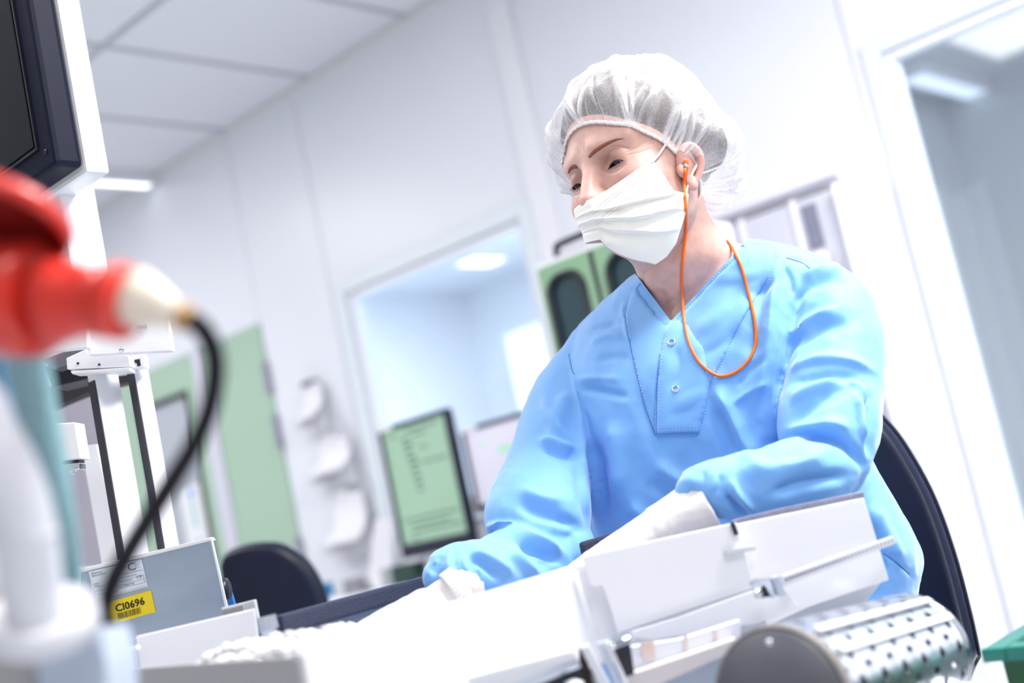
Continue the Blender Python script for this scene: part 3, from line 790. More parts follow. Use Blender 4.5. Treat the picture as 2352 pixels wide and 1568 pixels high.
# ---- face mask
m_mask = mat('cream_white_mask_paper', (0.90, 0.89, 0.84), 0.75, var=0.03, vscale=40, bump=0.10, bscale=500, sheen=0.1)
MC, MR = np.array([0, 0.020, -0.066]), np.array([0.084, 0.091, 0.107])
def mask_pt(px, py):
    o = (head_l(CAM)-MC)/MR; q = head_l(CAM+ray(px, py))-head_l(CAM); dl = q/MR
    a = dl@dl; b = o@dl; c = o@o-1; ds = b*b-a*c
    t = (-b-math.sqrt(ds))/a if ds > 0 else -b/a
    return head_l(CAM)+q*t
def poly_at(pl, t):
    pl = np.asarray(pl, float); seg = np.linalg.norm(np.diff(pl, axis=0), axis=1); cu = np.concatenate([[0], np.cumsum(seg)])/seg.sum()
    return np.column_stack([np.interp(t, cu, pl[:, 0]), np.interp(t, cu, pl[:, 1])])
def build_mask():
    nu, nv = 90, 80
    u = np.linspace(0, 1, nu); v = np.linspace(0, 1, nv)
    top = poly_at(catmull([(1368, 458), (1390, 443), (1425, 419), (1497, 369)], 40), u)
    bot = poly_at(catmull([(1382, 549), (1402, 569), (1440, 589), (1475, 598), (1505, 605)], 40), u)
    lef = poly_at([(1368, 458), (1372, 482), (1374, 502), (1384, 518), (1380, 530), (1382, 549)], v)
    rig = poly_at([(1497, 369), (1522, 402), (1545, 439), (1579, 447), (1574, 484), (1551, 558), (1530, 588), (1505, 605)], v)
    pts = np.zeros((nv, nu, 3)); UV = np.zeros((nv, nu, 2))
    for i in range(nv):
        for j in range(nu):
            q = (1-v[i])*top[j]+v[i]*bot[j]+(1-u[j])*lef[i]+u[j]*rig[i]-((1-u[j])*(1-v[i])*top[0]+u[j]*(1-v[i])*top[-1]+(1-u[j])*v[i]*bot[0]+u[j]*v[i]*bot[-1])
            UV[i, j] = q; pts[i, j] = mask_pt(*q)
    # pleats: upper fold lies over the lower one
    U_, V_ = np.meshgrid(u, v)
    off = np.zeros_like(U_)
    g3 = np.random.default_rng(5)
    for vk, sl, am in ((0.31, 0.05, 0.0050), (0.50, 0.02, 0.0050), (0.68, -0.02, 0.0045)):
        dv = V_-(vk+sl*(U_-0.5)+0.012*np.sin(U_*9+vk*20))
        off += am*np.where(dv < 0, np.exp(dv/0.085), np.exp(-dv/0.010))*np.sin(np.clip(U_*0.9+0.1, 0, 1)*math.pi)**0.5
    nn = np.array([[noise.noise(Vector((a*6, b*5, 3.1))) for a, b in zip(r1, r2)] for r1, r2 in zip(U_, V_)])
    off += 0.0016*nn*np.clip(V_*3, 0, 1)
    off += 0.0035*np.exp(-((V_-0.9)/0.1)**2)*np.sin(U_*7)**2*0.6
    nl = (pts-MC)/MR**2; nl /= np.linalg.norm(nl, axis=2)[..., None]
    pts = pts+nl*(off+0.0025)[..., None]
    pts[..., 1] += 0.012*np.exp(-(pts[..., 0]/0.015)**2-((pts[..., 2]+0.040)/0.024)**2)
    # far side of the face, behind the nose
    ext = []
    for k in range(1, 22):
        t = k/21; a = math.pi/2*t
        tgt = np.column_stack([np.full(nv, -0.062), np.full(nv, 0.030), -0.034-0.036*v])
        s0 = pts[:, 0]
        q = np.empty_like(s0)
        q[:, 0] = s0[:, 0]+(tgt[:, 0]-s0[:, 0])*math.sin(a); q[:, 1] = tgt[:, 1]+(s0[:, 1]-tgt[:, 1])*math.cos(a); q[:, 2] = s0[:, 2]+(tgt[:, 2]-s0[:, 2])*math.sin(a)
        ext.append(q)
    G = np.concatenate([np.stack(ext[::-1], 1), pts], 1)
    k, n = G.shape[:2]; Wp = head_w(G.reshape(-1, 3))
    # thickness
    idx = np.arange(k*n).reshape(k, n)
    F = np.stack([idx[:-1, :-1], idx[:-1, 1:], idx[1:, 1:], idx[1:, :-1]], -1).reshape(-1, 4)
    me0 = mesh('m', Wp, F); N = get_n(me0)
    if (N@FW).mean() > 0: N = -N
    bpy.data.meshes.remove(me0)
    m_ = k*n; V = np.vstack([Wp, Wp-N*0.0012])
    FF = [tuple(f) for f in F]+[tuple((f+m_)[::-1]) for f in F]
    ed = list(idx[0])+list(idx[1:, -1])+list(idx[-1, -2::-1])+list(idx[-2:0:-1, 0])
    for a, b in zip(ed, ed[1:]+ed[:1]): FF.append((a, b, b+m_, a+m_))
    me = mesh('face_mask', V, FF); fixn(me); return link('face_mask', me, m_mask, person, True)
mask_o = build_mask()
bv_mask = bvh_of(mask_o.data)
# stitched rows: one joined part of tiny dashes
L = []
for off_ in (16, 23, 42, 49):
    a = np.array([1352+off_*0.40, 472+off_*0.9]); b = np.array([1484+off_*0.46, 378+off_*0.82])
    for k in range(34):
        t0, t1 = (k+0.15)/34, (k+0.62)/34
        p0, p1 = a+(b-a)*t0+np.array([0, 10])*math.sin(t0*3.14)*-.4, a+(b-a)*t1+np.array([0, 10])*math.sin(t1*3.14)*-.4
        h0, h1 = hit(bv_mask, *p0, 0.0002), hit(bv_mask, *p1, 0.0002)
        if h0 is None or h1 is None or np.linalg.norm(h0[0]-h1[0]) > 0.02: continue
        L.append(tube_vf(np.array([h0[0], h1[0]]), 0.00035, 5))
V, F = join_vf(L); tag(link('stitching', mesh('stitching', V, F), mat('mask_stitch_shadow', (0.55, 0.52, 0.45), 0.8, var=0.1), mask_o), kind='stuff')
m_loop = mat('white_ear_loop', (0.84, 0.80, 0.83), 0.7, var=0.05, vscale=300)
def hp_(px, py, off=0.001):
    h = hit(bv_body, px, py, off); return h[0] if h else P(px, py, 1.43)
tube('ear_loop', [hit(bv_mask, 1497, 374, 0.001)[0], hp_(1508, 362, 0.004), hp_(1520, 343, 0.003), hp_(1534, 318, 0.003)], 0.0014, m_loop, person, 8, 16)
tube('ear_loop', [hit(bv_mask, 1574, 449, 0.001)[0], hp_(1580, 430, 0.004), hp_(1588, 405, 0.004), hp_(1596, 380, 0.003)], 0.0014, m_loop, person, 8, 16)
# ---- scrub top: torso and sleeves grown into one cloth skin
m_scrub = mat('blue_scrub_cotton', (0.205, 0.455, 0.87), 0.62, spec=0.35, var=0.05, vscale=9, bump=0.10, bscale=900, sheen=0.45)
torso_rows = [((1520, 600), 1.50, (1690, 545), 1.50, 0.052), ((1440, 648), 1.545, (1800, 560), 1.455, 0.070), ((1362, 730), 1.585, (1925, 612), 1.425, 0.082),
              ((1318, 815), 1.59, (1975, 700), 1.41, 0.100), ((1316, 900), 1.58, (1985, 820), 1.42, 0.118), ((1326, 1000), 1.57, (1990, 950), 1.43, 0.126),
              ((1338, 1100), 1.56, (2005, 1050), 1.44, 0.128), ((1360, 1210), 1.55, (2065, 1150), 1.45, 0.132), ((1362, 1320), 1.55, (2118, 1275), 1.46, 0.140),
              ((1370, 1440), 1.55, (2108, 1370), 1.47, 0.150), ((1380, 1600), 1.55, (2120, 1500), 1.48, 0.155)]
tr_ = ring_series(torso_rows, 120, 120, 2.35)
def sleeve(pts, n, seg=56, flat=1.0):
    path = np.array([P(x, y, d) for x, y, d, r in pts]); rad = [r for *_, r in pts]
    return tube_vf(path, rad, seg, n, up=-FW, flat=flat, round_end=True)
left_up = [(1830, 705, 1.445, .050), (1895, 715, 1.425, .054), (1918, 800, 1.39, .056), (1912, 900, 1.355, .055), (1905, 985, 1.32, .054), (1905, 1062, 1.292, .043), (1900, 1085, 1.285, .030)]
left_fo = [(1925, 1080, 1.292, .028), (1905, 1078, 1.285, .036), (1840, 1092, 1.27, .040), (1760, 1112, 1.262, .037), (1690, 1120, 1.258, .034), (1640, 1118, 1.255, .030), (1604, 1122, 1.255, .024), (1588, 1130, 1.255, .016)]
right_up = [(1400, 775, 1.575, .040), (1368, 830, 1.57, .045), (1318, 905, 1.54, .048), (1282, 1000, 1.50, .050), (1260, 1090, 1.465, .053), (1242, 1165, 1.43, .060), (1228, 1215, 1.405, .058), (1226, 1238, 1.40, .046)]
right_fo = [(1290, 1265, 1.40, .040), (1250, 1280, 1.395, .046), (1190, 1292, 1.36, .043), (1130, 1312, 1.32, .036), (1085, 1318, 1.30, .034), (1048, 1316, 1.292, .030), (1018, 1318, 1.288, .026), (1004, 1324, 1.286, .017)]
V, F = join_vf([loft(tr_, True), sleeve(left_up, 60), sleeve(left_fo, 60), sleeve(right_up, 60), sleeve(right_fo, 60)])
sme = remesh(V, F, 0.0031, 3, 0.5)
FOLDS = [
 # her left sleeve
 ([(1850, 650), (1826, 730), (1810, 800), (1797, 868), (1790, 930)], 16, 9, -0.009),
 ([(1822, 700), (1850, 670), (1905, 640), (1960, 632)], 12, 16, -0.006),
 ([(1835, 640), (1880, 618), (1940, 612)], 14, 12, 0.004),
 ([(1792, 868), (1835, 842), (1885, 828), (1950, 832), (2021, 858)], 9, 16, 0.006),
 ([(1800, 890), (1850, 870), (1920, 858), (1990, 872)], 14, 10, -0.0045),
 ([(1806, 806), (1850, 775), (1903, 747), (1960, 735)], 12, 18, -0.004),
 ([(1815, 770), (1860, 735), (1930, 705)], 14, 12, 0.004),
 ([(1808, 925), (1860, 895), (1930, 870)], 12, 16, 0.004),
 ([(1800, 985), (1850, 945), (1920, 900), (1980, 880)], 14, 18, -0.0035),
 ([(1790, 1000), (1850, 985), (1900, 975), (1960, 985)], 12, 16, 0.006),
 ([(1770, 1020), (1829, 1002), (1884, 1001), (1940, 1020), (1978, 1060), (1985, 1090)], 10, 14, -0.011),
 ([(1985, 880), (2000, 930), (1998, 1000), (2000, 1060)], 8, 8, -0.005), ([(1965, 900), (1975, 960), (1990, 1020)], 8, 8, 0.004),
 ([(2008, 900), (1985, 935), (1965, 985)], 6, 8, -0.003), ([(1940, 860), (1975, 890), (2005, 940)], 7, 9, 0.003),
 # her left forearm and cuff
 ([(1905, 1030), (1850, 1060), (1770, 1075), (1690, 1078)], 16, 22, 0.005),
 ([(1960, 1090), (1900, 1095), (1820, 1110), (1760, 1140)], 14, 18, -0.005),
 ([(1665, 1130), (1690, 1160), (1725, 1190)], 10, 7, -0.005), ([(1675, 1095), (1690, 1130), (1735, 1175)], 9, 9, 0.0045),
 ([(1612, 1075), (1618, 1100), (1612, 1130)], 5, 5, -0.0045), ([(1638, 1078), (1640, 1105), (1630, 1135)], 6, 6, 0.004), ([(1655, 1085), (1655, 1110), (1645, 1140)], 6, 6, -0.004),
 ([(1590, 1092), (1588, 1110), (1592, 1130)], 5, 5, -0.003), ([(1572, 1110), (1580, 1130), (1590, 1140)], 5, 5, 0.003),
 # chest
 ([(1786, 590), (1775, 680), (1765, 780), (1748, 880), (1735, 950)], 20, 14, 0.005),
 ([(1760, 620), (1745, 720), (1720, 830)], 18, 18, -0.003),
 ([(1830, 700), (1800, 800), (1778, 900), (1770, 1000)], 16, 14, 0.004),
 ([(1636, 873), (1655, 915), (1681, 965), (1710, 1025), (1740, 1080)], 14, 26, 0.005),
 ([(1640, 930), (1665, 990), (1690, 1060)], 20, 16, -0.003),
 ([(1480, 880), (1490, 960), (1520, 1030), (1560, 1060)], 16, 20, -0.002),
 ([(1312, 830), (1326, 900), (1330, 1000), (1340, 1100), (1366, 1215)], 9, 12, 0.006),
 ([(1345, 1000), (1368, 1055), (1378, 1120), (1385, 1200)], 16, 20, -0.008),
 ([(1400, 960), (1415, 1040), (1420, 1140)], 22, 24, 0.005),
 ([(1322, 897), (1360, 897), (1407, 905), (1450, 915)], 7, 11, -0.003), ([(1325, 875), (1370, 868), (1430, 872)], 9, 9, 0.0025),
 ([(1345, 762), (1380, 750), (1425, 742)], 8, 9, -0.0025), ([(1350, 790), (1400, 770), (1440, 775)], 9, 9, 0.0025), ([(1360, 830), (1410, 818), (1450, 825)], 9, 9, -0.002),
 ([(1430, 690), (1440, 750), (1452, 800)], 7, 7, 0.003),
 ([(1500, 1060), (1560, 1100), (1620, 1110)], 16, 18, 0.003), ([(1480, 1100), (1540, 1150), (1600, 1170)], 14, 18, -0.003), ([(1440, 1150), (1490, 1190), (1560, 1205)], 14, 16, 0.003),
 ([(1600, 770), (1640, 740), (1690, 700)], 14, 16, 0.002), ([(1600, 820), (1660, 790), (1700, 740)], 12, 12, -0.0018), ([(1555, 790), (1560, 850), (1545, 900)], 14, 14, -0.003),
 ([(1690, 890), (1720, 850), (1760, 820)], 9, 10, -0.0025), ([(1680, 930), (1720, 900), (1770, 880)], 10, 10, 0.002),
 ([(1560, 940), (1590, 915), (1620, 905)], 8, 9, 0.002), ([(1530, 960), (1570, 945), (1610, 945)], 6, 7, -0.0018),
 ([(1640, 640), (1700, 640), (1760, 620)], 10, 12, 0.002), ([(1700, 680), (1750, 665), (1790, 640)], 9, 9, -0.002),
 ([(1805, 592), (1850, 605), (1890, 625)], 5, 5, -0.003), ([(1800, 610), (1815, 640), (1820, 680)], 7, 7, -0.0025),
 # her right sleeve
 ([(1322, 905), (1290, 930), (1270, 1000), (1262, 1030)], 16, 20, 0.004), ([(1245, 905), (1265, 960), (1290, 1000), (1326, 1020)], 12, 16, 0.004),
 ([(1240, 1030), (1270, 1040), (1300, 1048), (1330, 1052)], 8, 13, -0.007), ([(1235, 1010), (1270, 1020), (1325, 1032)], 10, 8, 0.005),
 ([(1325, 1060), (1335, 1120), (1350, 1180), (1362, 1220)], 12, 10, -0.006),
 ([(1180, 1150), (1220, 1170), (1280, 1190), (1340, 1215)], 14, 18, -0.004), ([(1190, 1120), (1240, 1140), (1300, 1150)], 16, 16, 0.003),
 ([(1105, 1225), (1140, 1208), (1190, 1212), (1245, 1240), (1300, 1275)], 12, 8, 0.009), ([(1108, 1244), (1140, 1228), (1190, 1236), (1240, 1262), (1290, 1298)], 8, 12, -0.009),
 ([(1200, 1232), (1235, 1275), (1270, 1310)], 20, 16, -0.006), ([(1160, 1258), (1200, 1285), (1240, 1320)], 14, 14, 0.004),
 ([(1080, 1262), (1130, 1285), (1180, 1320)], 9, 12, 0.004), ([(1075, 1272), (1115, 1300), (1150, 1330)], 9, 9, -0.003),
 ([(1045, 1260), (1042, 1285), (1048, 1308)], 6, 6, -0.005), ([(1030, 1256), (1026, 1285), (1020, 1305)], 6, 6, 0.004), ([(1010, 1268), (1005, 1290), (1000, 1310)], 5, 6, -0.005),
 ([(994, 1282), (986, 1305), (980, 1325)], 5, 5, 0.003), ([(1066, 1268), (1066, 1292), (1078, 1318)], 6, 6, 0.004), ([(1085, 1280), (1092, 1305), (1100, 1330)], 6, 6, -0.004),
 ([(980, 1300), (1000, 1312), (1020, 1318)], 5, 5, -0.003),
 # skirt of the tunic at her left side
 ([(2025, 1265), (2070, 1300), (2100, 1330)], 4, 6, -0.004), ([(2000, 1150), (2040, 1230), (2080, 1300)], 20, 20, 0.004), ([(1990, 1200), (2010, 1260), (2030, 1330)], 14, 16, -0.004),
]
V = get_v(sme); N = get_n(sme)
V = fold(V, N, [(a, b*.9, c*.9, d*(0.55 if b <= 6 else 1.25 if abs(d) >= .006 else 1.8)) for a, b, c, d in FOLDS]); set_v(sme, V)
# small random crumple everywhere
N = get_n(sme); V = get_v(sme)
cr = np.array([noise.fractal(Vector(q*np.array([14, 14, 11])), 0.8, 2.0, 3) for q in V])
cr2 = np.array([noise.ridged_multi_fractal(Vector((q[0]*13+q[2]*5, q[1]*13, q[2]*9)), 1.0, 2.0, 3, 1.0, 2.0) for q in V])
cr3 = np.array([noise.ridged_multi_fractal(Vector((q[0]*34+q[2]*10, q[1]*34, q[2]*24)), 1.0, 2.0, 2, 1.0, 2.0) for q in V])
V = V+N*(cr*0.0022+(cr2-1.2)*0.0021+(cr3-1.0)*0.00055)[:, None]; set_v(sme, V)
# V-neck opening: cut along two planes through the neckline
def vneck(me):
    bm = bmesh.new(); bm.from_mesh(me)
    apex = (1541, 737); lu = (1474, 648); ru = (1702, 566)
    pls = []
    for q, sgn in ((lu, 1), (ru, -1)):
        n = nrm(np.cross(ray(*apex), ray(*q)))
        if n@ray(1545, 600) < 0: n = -n
        pls.append(n)
        bmesh.ops.bisect_plane(bm, geom=list(bm.verts)+list(bm.edges)+list(bm.faces), dist=1e-6, plane_co=Vector(CAM), plane_no=Vector(n))
    back = P(1590, 600, 1.525)
    dl = []
    for f in bm.faces:
        c = np.array(f.calc_center_median())-CAM
        if c@pls[0] > 1e-6 and c@pls[1] > 1e-6 and (c@FW) < 1.53: dl.append(f)
    bmesh.ops.delete(bm, geom=dl, context='FACES')
    # drop crumbs left behind the opening
    bm.to_mesh(me); bm.free()
vneck(sme)
sme.name = 'scrub_top'
scrub = link('scrub_top', sme, m_scrub, person, True)
bv_scrub = bvh_of(sme)

# ---- facings, placket, seams and snaps are cloth pieces lying on the top
def patch(name, bvh, outline, m, parent, off=0.0018, thick=0.0016, step=6.0, smooth=True, puck=None):
    """piece of cloth with an outline, laid on what is below, raised by off."""
    ol = np.asarray(outline, float); lo = ol.min(0); hi = ol.max(0)
    bm = bmesh.new(); cache = {}
    seg = np.linalg.norm(np.diff(np.vstack([ol, ol[:1]]), axis=0), axis=1); tot = seg.sum(); n = max(12, int(tot/step))
    bd = poly_at(np.vstack([ol, ol[:1]]), np.linspace(0, 1, n, endpoint=False))
    xs = np.arange(lo[0]+step/2, hi[0], step); ys = np.arange(lo[1]+step/2, hi[1], step)
    gp = np.array([(x, y) for x in xs for y in ys])
    def inside(p):
        a = ol; b = np.roll(ol, -1, 0); x, y = p[:, :1], p[:, 1:]
        c = ((a[:, 1] > y) != (b[:, 1] > y)) & (x < (b[:, 0]-a[:, 0])*(y-a[:, 1])/(b[:, 1]-a[:, 1]+1e-12)+a[:, 0])
        return c.sum(1) % 2 == 1
    gp = gp[inside(gp)]; dmin = pl_dist(gp, np.vstack([ol, ol[:1]]))[0]; gp = gp[dmin > step*0.55]; 
    from mathutils.geometry import delaunay_2d_cdt
    allp = [Vector(p) for p in bd]+[Vector(p) for p in gp]
    ed = [(i, (i+1) % n) for i in range(n)]
    ov, oe, of, *_ = delaunay_2d_cdt(allp, ed, [], 1, 1e-4)
    pts = np.array([list(v) for v in ov]); dd = pl_dist(pts, np.vstack([ol, ol[:1]]))[0]
    V = []; lastn = -FW
    for q, e in zip(pts, dd):
        o_ = off*min(1.0, 0.35+e/5.0)
        if puck: o_ += puck(q[0], q[1], e)
        h = hit(bvh, q[0], q[1], o_)
        if h is None:
            for dx in (3, -3, 8, -8, 14, -14):
                h = hit(bvh, q[0]+dx, q[1]+abs(dx)*0.6, o_)
                if h is not None: h = (P(q[0], q[1], (h[0]-CAM)@FW), h[1]); break
        if h is None: h = (P(q[0], q[1], 1.42), -FW)
        V.append(h)
    A = np.array([h[0] for h in V]); Nn = np.array([h[1] for h in V])
    # settle the sheet
    nb = [[] for _ in V]
    for f in of:
        for i in range(len(f)): nb[f[i]].append(f[(i+1) % len(f)]); nb[f[(i+1) % len(f)]].append(f[i])
    for _ in range(4):
        A2 = A.copy()
        for i, l in enumerate(nb):
            if l and dd[i] > 0.5: A2[i] = 0.5*A[i]+0.5*A[l].mean(0)
        A = A2
    m_ = len(A); VV = np.vstack([A, A-Nn*thick]); FF = [tuple(f) for f in of]+[tuple(i+m_ for i in f[::-1]) for f in of]
    cnt = {}
    for f in of:
        for i in range(len(f)):
            k = tuple(sorted((f[i], f[(i+1) % len(f)]))); cnt[k] = cnt.get(k, 0)+1
    for (a, b), c in cnt.items():
        if c == 1: FF.append((a, b, b+m_, a+m_))
    me = mesh(name, VV, FF); fixn(me); return link(name, me, m, parent, smooth)
def pk(freq, am):
    return lambda x, y, e: am*math.sin((x*0.6+y)*freq)*math.exp(-e/9.0)
patch('neck_facing', bv_scrub, [(1541, 737), (1508, 692), (1474, 648), (1452, 672), (1436, 722), (1446, 790), (1462, 860), (1480, 930), (1504, 1000), (1510, 890), (1524, 800)], m_scrub, scrub, 0.0030, puck=pk(0.55, 0.0006))
patch('neck_facing', bv_scrub, [(1541, 737), (1590, 682), (1650, 618), (1702, 566), (1750, 560), (1784, 572), (1764, 640), (1722, 706), (1690, 762), (1660, 826), (1632, 878), (1590, 890), (1512, 890), (1524, 800), (1530, 762)], m_scrub, scrub, 0.0034, puck=pk(0.55, 0.0006))
patch('placket', bv_scrub, [(1530, 762), (1541, 737), (1580, 740), (1620, 800), (1632, 878), (1622, 930), (1606, 996), (1555, 996), (1506, 1000), (1508, 930), (1514, 830)], m_scrub, scrub, 0.0062, puck=pk(0.5, 0.0007))
bv_all = bvh_of(mesh('tmp_all', *join_vf([(get_v(o.data), [tuple(p.vertices) for p in o.data.polygons]) for o in [scrub]+list(scrub.children)])))
m_seamb = mat('blue_seam_thread', (0.06, 0.22, 0.62), 0.7, var=0.1)
def seam(line, r=0.0005, off=0.0002, n=60):
    l = catmull(np.array(line, float), n); pts = [hit(bv_all, *q, off) for q in l]; pts = [p[0] for p in pts if p is not None]
    return tube_vf(np.array(pts), r, 5)
for q in ([(1436, 724), (1447, 790), (1463, 860), (1481, 930), (1505, 1000)], [(1516, 812), (1510, 880), (1508, 940), (1507, 996)], [(1508, 997), (1556, 994), (1604, 994)],
     [(1306, 812), (1314, 850), (1320, 860)], [(2028, 1268), (2060, 1292), (2088, 1318)], [(1806, 592), (1840, 603), (1860, 616)]):
    V, F = seam(q); link('seam_thread', mesh('seam_thread', V, F), m_seamb, scrub, True)
# pale stitch lines, dashes joined to one part
L = []
for line in ([(1500, 998), (1484, 940), (1467, 870), (1452, 800), (1442, 730)], [(1532, 770), (1521, 820), (1515, 880), (1513, 950), (1512, 992)], [(1512, 990), (1560, 987), (1602, 987)],
             [(1608, 992), (1624, 930), (1635, 880), (1664, 826), (1694, 762), (1726, 708), (1766, 644), (1788, 580)], [(1546, 742), (1594, 688), (1654, 624), (1704, 574)]):
    l = catmull(np.array(line, float), 160)
    seglen = np.linalg.norm(np.diff(l, axis=0), axis=1).sum(); n = int(seglen/7)
    l = poly_at(l, np.linspace(0, 1, 2*n))
    for i in range(n):
        a, b = hit(bv_all, *l[2*i], 0.0002), hit(bv_all, *l[2*i+1], 0.0002)
        if a is None or b is None or np.linalg.norm(a[0]-b[0]) > 0.01: continue
        L.append(tube_vf(np.array([a[0], b[0]]), 0.00032, 4))
V, F = join_vf(L); tag(link('stitch_rows', mesh('stitch_rows', V, F), mat('pale_blue_thread', (0.42, 0.66, 0.95), 0.7, var=0.1), scrub, True), kind='stuff')
m_snap = mat('snap_metal', (0.72, 0.74, 0.80), 0.25, metal=0.9, var=0.1)
for q in ((1543, 786), (1552, 893)):
    c, n = hit(bv_all, *q, 0.0006); a = nrm(np.cross(n, CU)); b = np.cross(n, a)
    t = np.linspace(0, 2*math.pi, 32, endpoint=False)
    V, F = loft([c+(np.cos(t)*(0.0036+0.0008*math.cos(s)))[:, None]*a+(np.sin(t)*(0.0036+0.0008*math.cos(s)))[:, None]*b+n*0.0008*math.sin(s) for s in np.linspace(0, 2*math.pi, 10, endpoint=False)], False, True)
    me = mesh('snap_button', V, F); fixn(me); link('snap_button', me, m_snap, scrub, True)

# ---- corded ear plug
m_or = mat('orange_cord', (0.90, 0.16, 0.015), 0.4, var=0.06, vscale=200)
cordpx = [(1576, 372), (1573, 400), (1572, 430), (1575, 470), (1576, 520), (1570, 580), (1566, 630), (1568, 690), (1574, 750), (1588, 800), (1612, 838), (1648, 862), (1682, 858), (1712, 836), (1731, 804), (1736, 770), (1730, 720), (1716, 660), (1703, 612), (1690, 585), (1676, 560), (1660, 545)]
pts = []
bv_cord = bvh_of(mesh('tmp_cord', *join_vf([(get_v(o.data), [tuple(p.vertices) for p in o.data.polygons]) for o in [scrub, body, mask_o]+list(scrub.children)])))
for i, q in enumerate(catmull(np.array(cordpx, float), 110)):
    h = hit(bv_cord, *q, 0.0022); pts.append((h[0]-CAM)@FW if h is not None else 1.47)
dp = np.array(pts)
for _ in range(6): dp[1:-1] = np.minimum(dp[1:-1], 0.25*dp[:-2]+0.5*dp[1:-1]+0.25*dp[2:])
for i_ in range(106, 110): dp[i_] = dp[i_]+(1.500-dp[i_])*((i_-105)/4)**1.6
cp = [P(q[0], q[1], d) for q, d in zip(catmull(np.array(cordpx, float), 110), dp)]
cp += [P(1646, 540, 1.535), P(1620, 548, 1.562)]
ep = thing('corded_ear_plug', cp[0], 'orange ear plug cord looping from the ear over the blue scrub top', 'ear plug')
tube('cord', cp, 0.00175, m_or, ep, 8, 260, round_end=True)
lathe('plug_stem', P(1571, 410, dp[0]-.004), P(1576, 368, dp[0]-.001), [(0, .0022), (.004, .0032), (.018, .0032), (.021, .0026)], m_or, ep, 12)
lathe('metal_crimp', P(1574, 384, dp[0]-.0045), P(1575, 378, dp[0]-.004), [(0, .0035), (.003, .0035)], m_snap, ep, 12)
for n_ in ('tmp_all', 'tmp_cord'): bpy.data.meshes.remove(bpy.data.meshes[n_])
# ---- gloved hands: palm, four unequal fingers and a thumb on the palm's side, one skin
m_glove = mat('cream_white_glove', (0.74, 0.71, 0.72), 0.5, var=0.03, vscale=30, bump=0.12, bscale=160, sss=0.1)
m_cuffrib = mat('white_ribbed_cuff', (0.80, 0.79, 0.82), 0.7, var=0.04, vscale=200)
def hand(name, wrist, fdir, up, side, arm0, curl=(9, 15, 12), spread=1.0, wr=0.030):
    f = nrm(fdir); n = np.asarray(up, float); n = nrm(n-f*(n@f)); s = np.cross(n, f)*side      # s points to the thumb side
    L = []
    def ell_ring(c, a, b, ra, rb, k=24):
        t = np.linspace(0, 2*math.pi, k, endpoint=False); return c+np.cos(t)[:, None]*a*ra+np.sin(t)[:, None]*b*rb
    W_ = np.asarray(wrist, float)
    arm = np.asarray(arm0, float)
    rings = [ell_ring(arm+(W_-arm)*t, s, n, wr*(1.12-0.20*t), wr*(1.0-0.22*t)) for t in (0, .25, .5, .75, .95)]
    for t, wa, wb in ((0.0, .0275, .0225), (.02, .031, .020), (.05, .039, .017), (.075, .042, .015), (.092, .040, .012), (.100, .034, .008)):
        rings.append(ell_ring(W_+f*t-n*0.10*t*t*6, s, n, wa, wb))
    L.append(loft(rings, True))
    lens = [(0.040, 0.024, 0.021), (0.044, 0.028, 0.022), (0.041, 0.026, 0.021), (0.032, 0.019, 0.019)]
    for i, ln in enumerate(lens):
        o = (0.029-0.0195*i); root = W_+f*(0.072-0.004*abs(i-1))+s*o-n*0.004
        ang = math.radians((6-5.0*i)*spread); dirv = nrm(f*math.cos(ang)+s*math.sin(ang)); a = math.radians(6)
        pts = [root, root+dirv*0.022-n*0.002]; dn = dirv
        for q, c_ in zip(ln, curl):
            a += math.radians(c_); dn = dirv*math.cos(a)-n*math.sin(a); pts.append(pts[-1]+dn*q)
        L.append(tube_vf(np.array(pts), [.0105, .0100, .0092, .0084, .0066][:len(pts)], 16, 26, round_end=True))
    tr0 = W_+f*0.022+s*0.024-n*0.006
    d1 = nrm(f*0.62+s*0.66-n*0.42); d2 = nrm(f*0.86+s*0.28-n*0.42); d3 = nrm(f*0.95-s*0.02-n*0.34)
    L.append(tube_vf(np.array([tr0-d1*0.006, tr0+d1*0.036, tr0+d1*0.036+d2*0.031, tr0+d1*0.036+d2*0.031+d3*0.024]), [.0135, .0122, .0102, .0078], 16, 24, round_end=True))
    V, F = join_vf(L); me = remesh(V, F, 0.0019, 5, 0.5)
    V = get_v(me); N = get_n(me)
    cr = np.array([noise.ridged_multi_fractal(Vector(q*38), 1.0, 2.0, 2, 1.0, 2.0) for q in V])
    V = V+N*((cr-1.0)*0.0009)[:, None]; set_v(me, V)
    return link(name, me, m_glove, person, True)
WR = P(985, 1400, 1.243)
hand('glove', WR, P(846, 1456, 1.15)-WR, (0.12, -0.15, 1), 1, P(1066, 1360, 1.252), wr=0.0245)
WL = P(1505, 1222, 1.262)
hand('glove', WL, P(1335, 1312, 1.268)-WL, (0.05, -0.3, 1), -1, P(1630, 1156, 1.257), wr=0.031)
# ribbed glove cuffs under the sleeve ends
def ribcuff(p0, p1, r0, r1):
    p0 = np.asarray(p0); p1 = np.asarray(p1); ax = nrm(p1-p0); a = nrm(np.cross(ax, FW)); b = np.cross(ax, a)
    t = np.linspace(0, 2*math.pi, 160, endpoint=False); rib = 1+0.022*np.cos(t*40)
    R_ = [p0+(p1-p0)*q+((r0+(r1-r0)*q)*rib*w)[:, None]*(np.cos(t)[:, None]*a+np.sin(t)[:, None]*b) for q, w in ((0, .9), (0.04, 1), (.5, 1), (.93, 1), (1, .93))]
    V, F = loft(R_, False); me = mesh('glove_cuff', V, F); fixn(me); link('glove_cuff', me, m_cuffrib, person, True)
ribcuff(P(1070, 1352, 1.253), P(1042, 1372, 1.249), 0.0262, 0.0265)

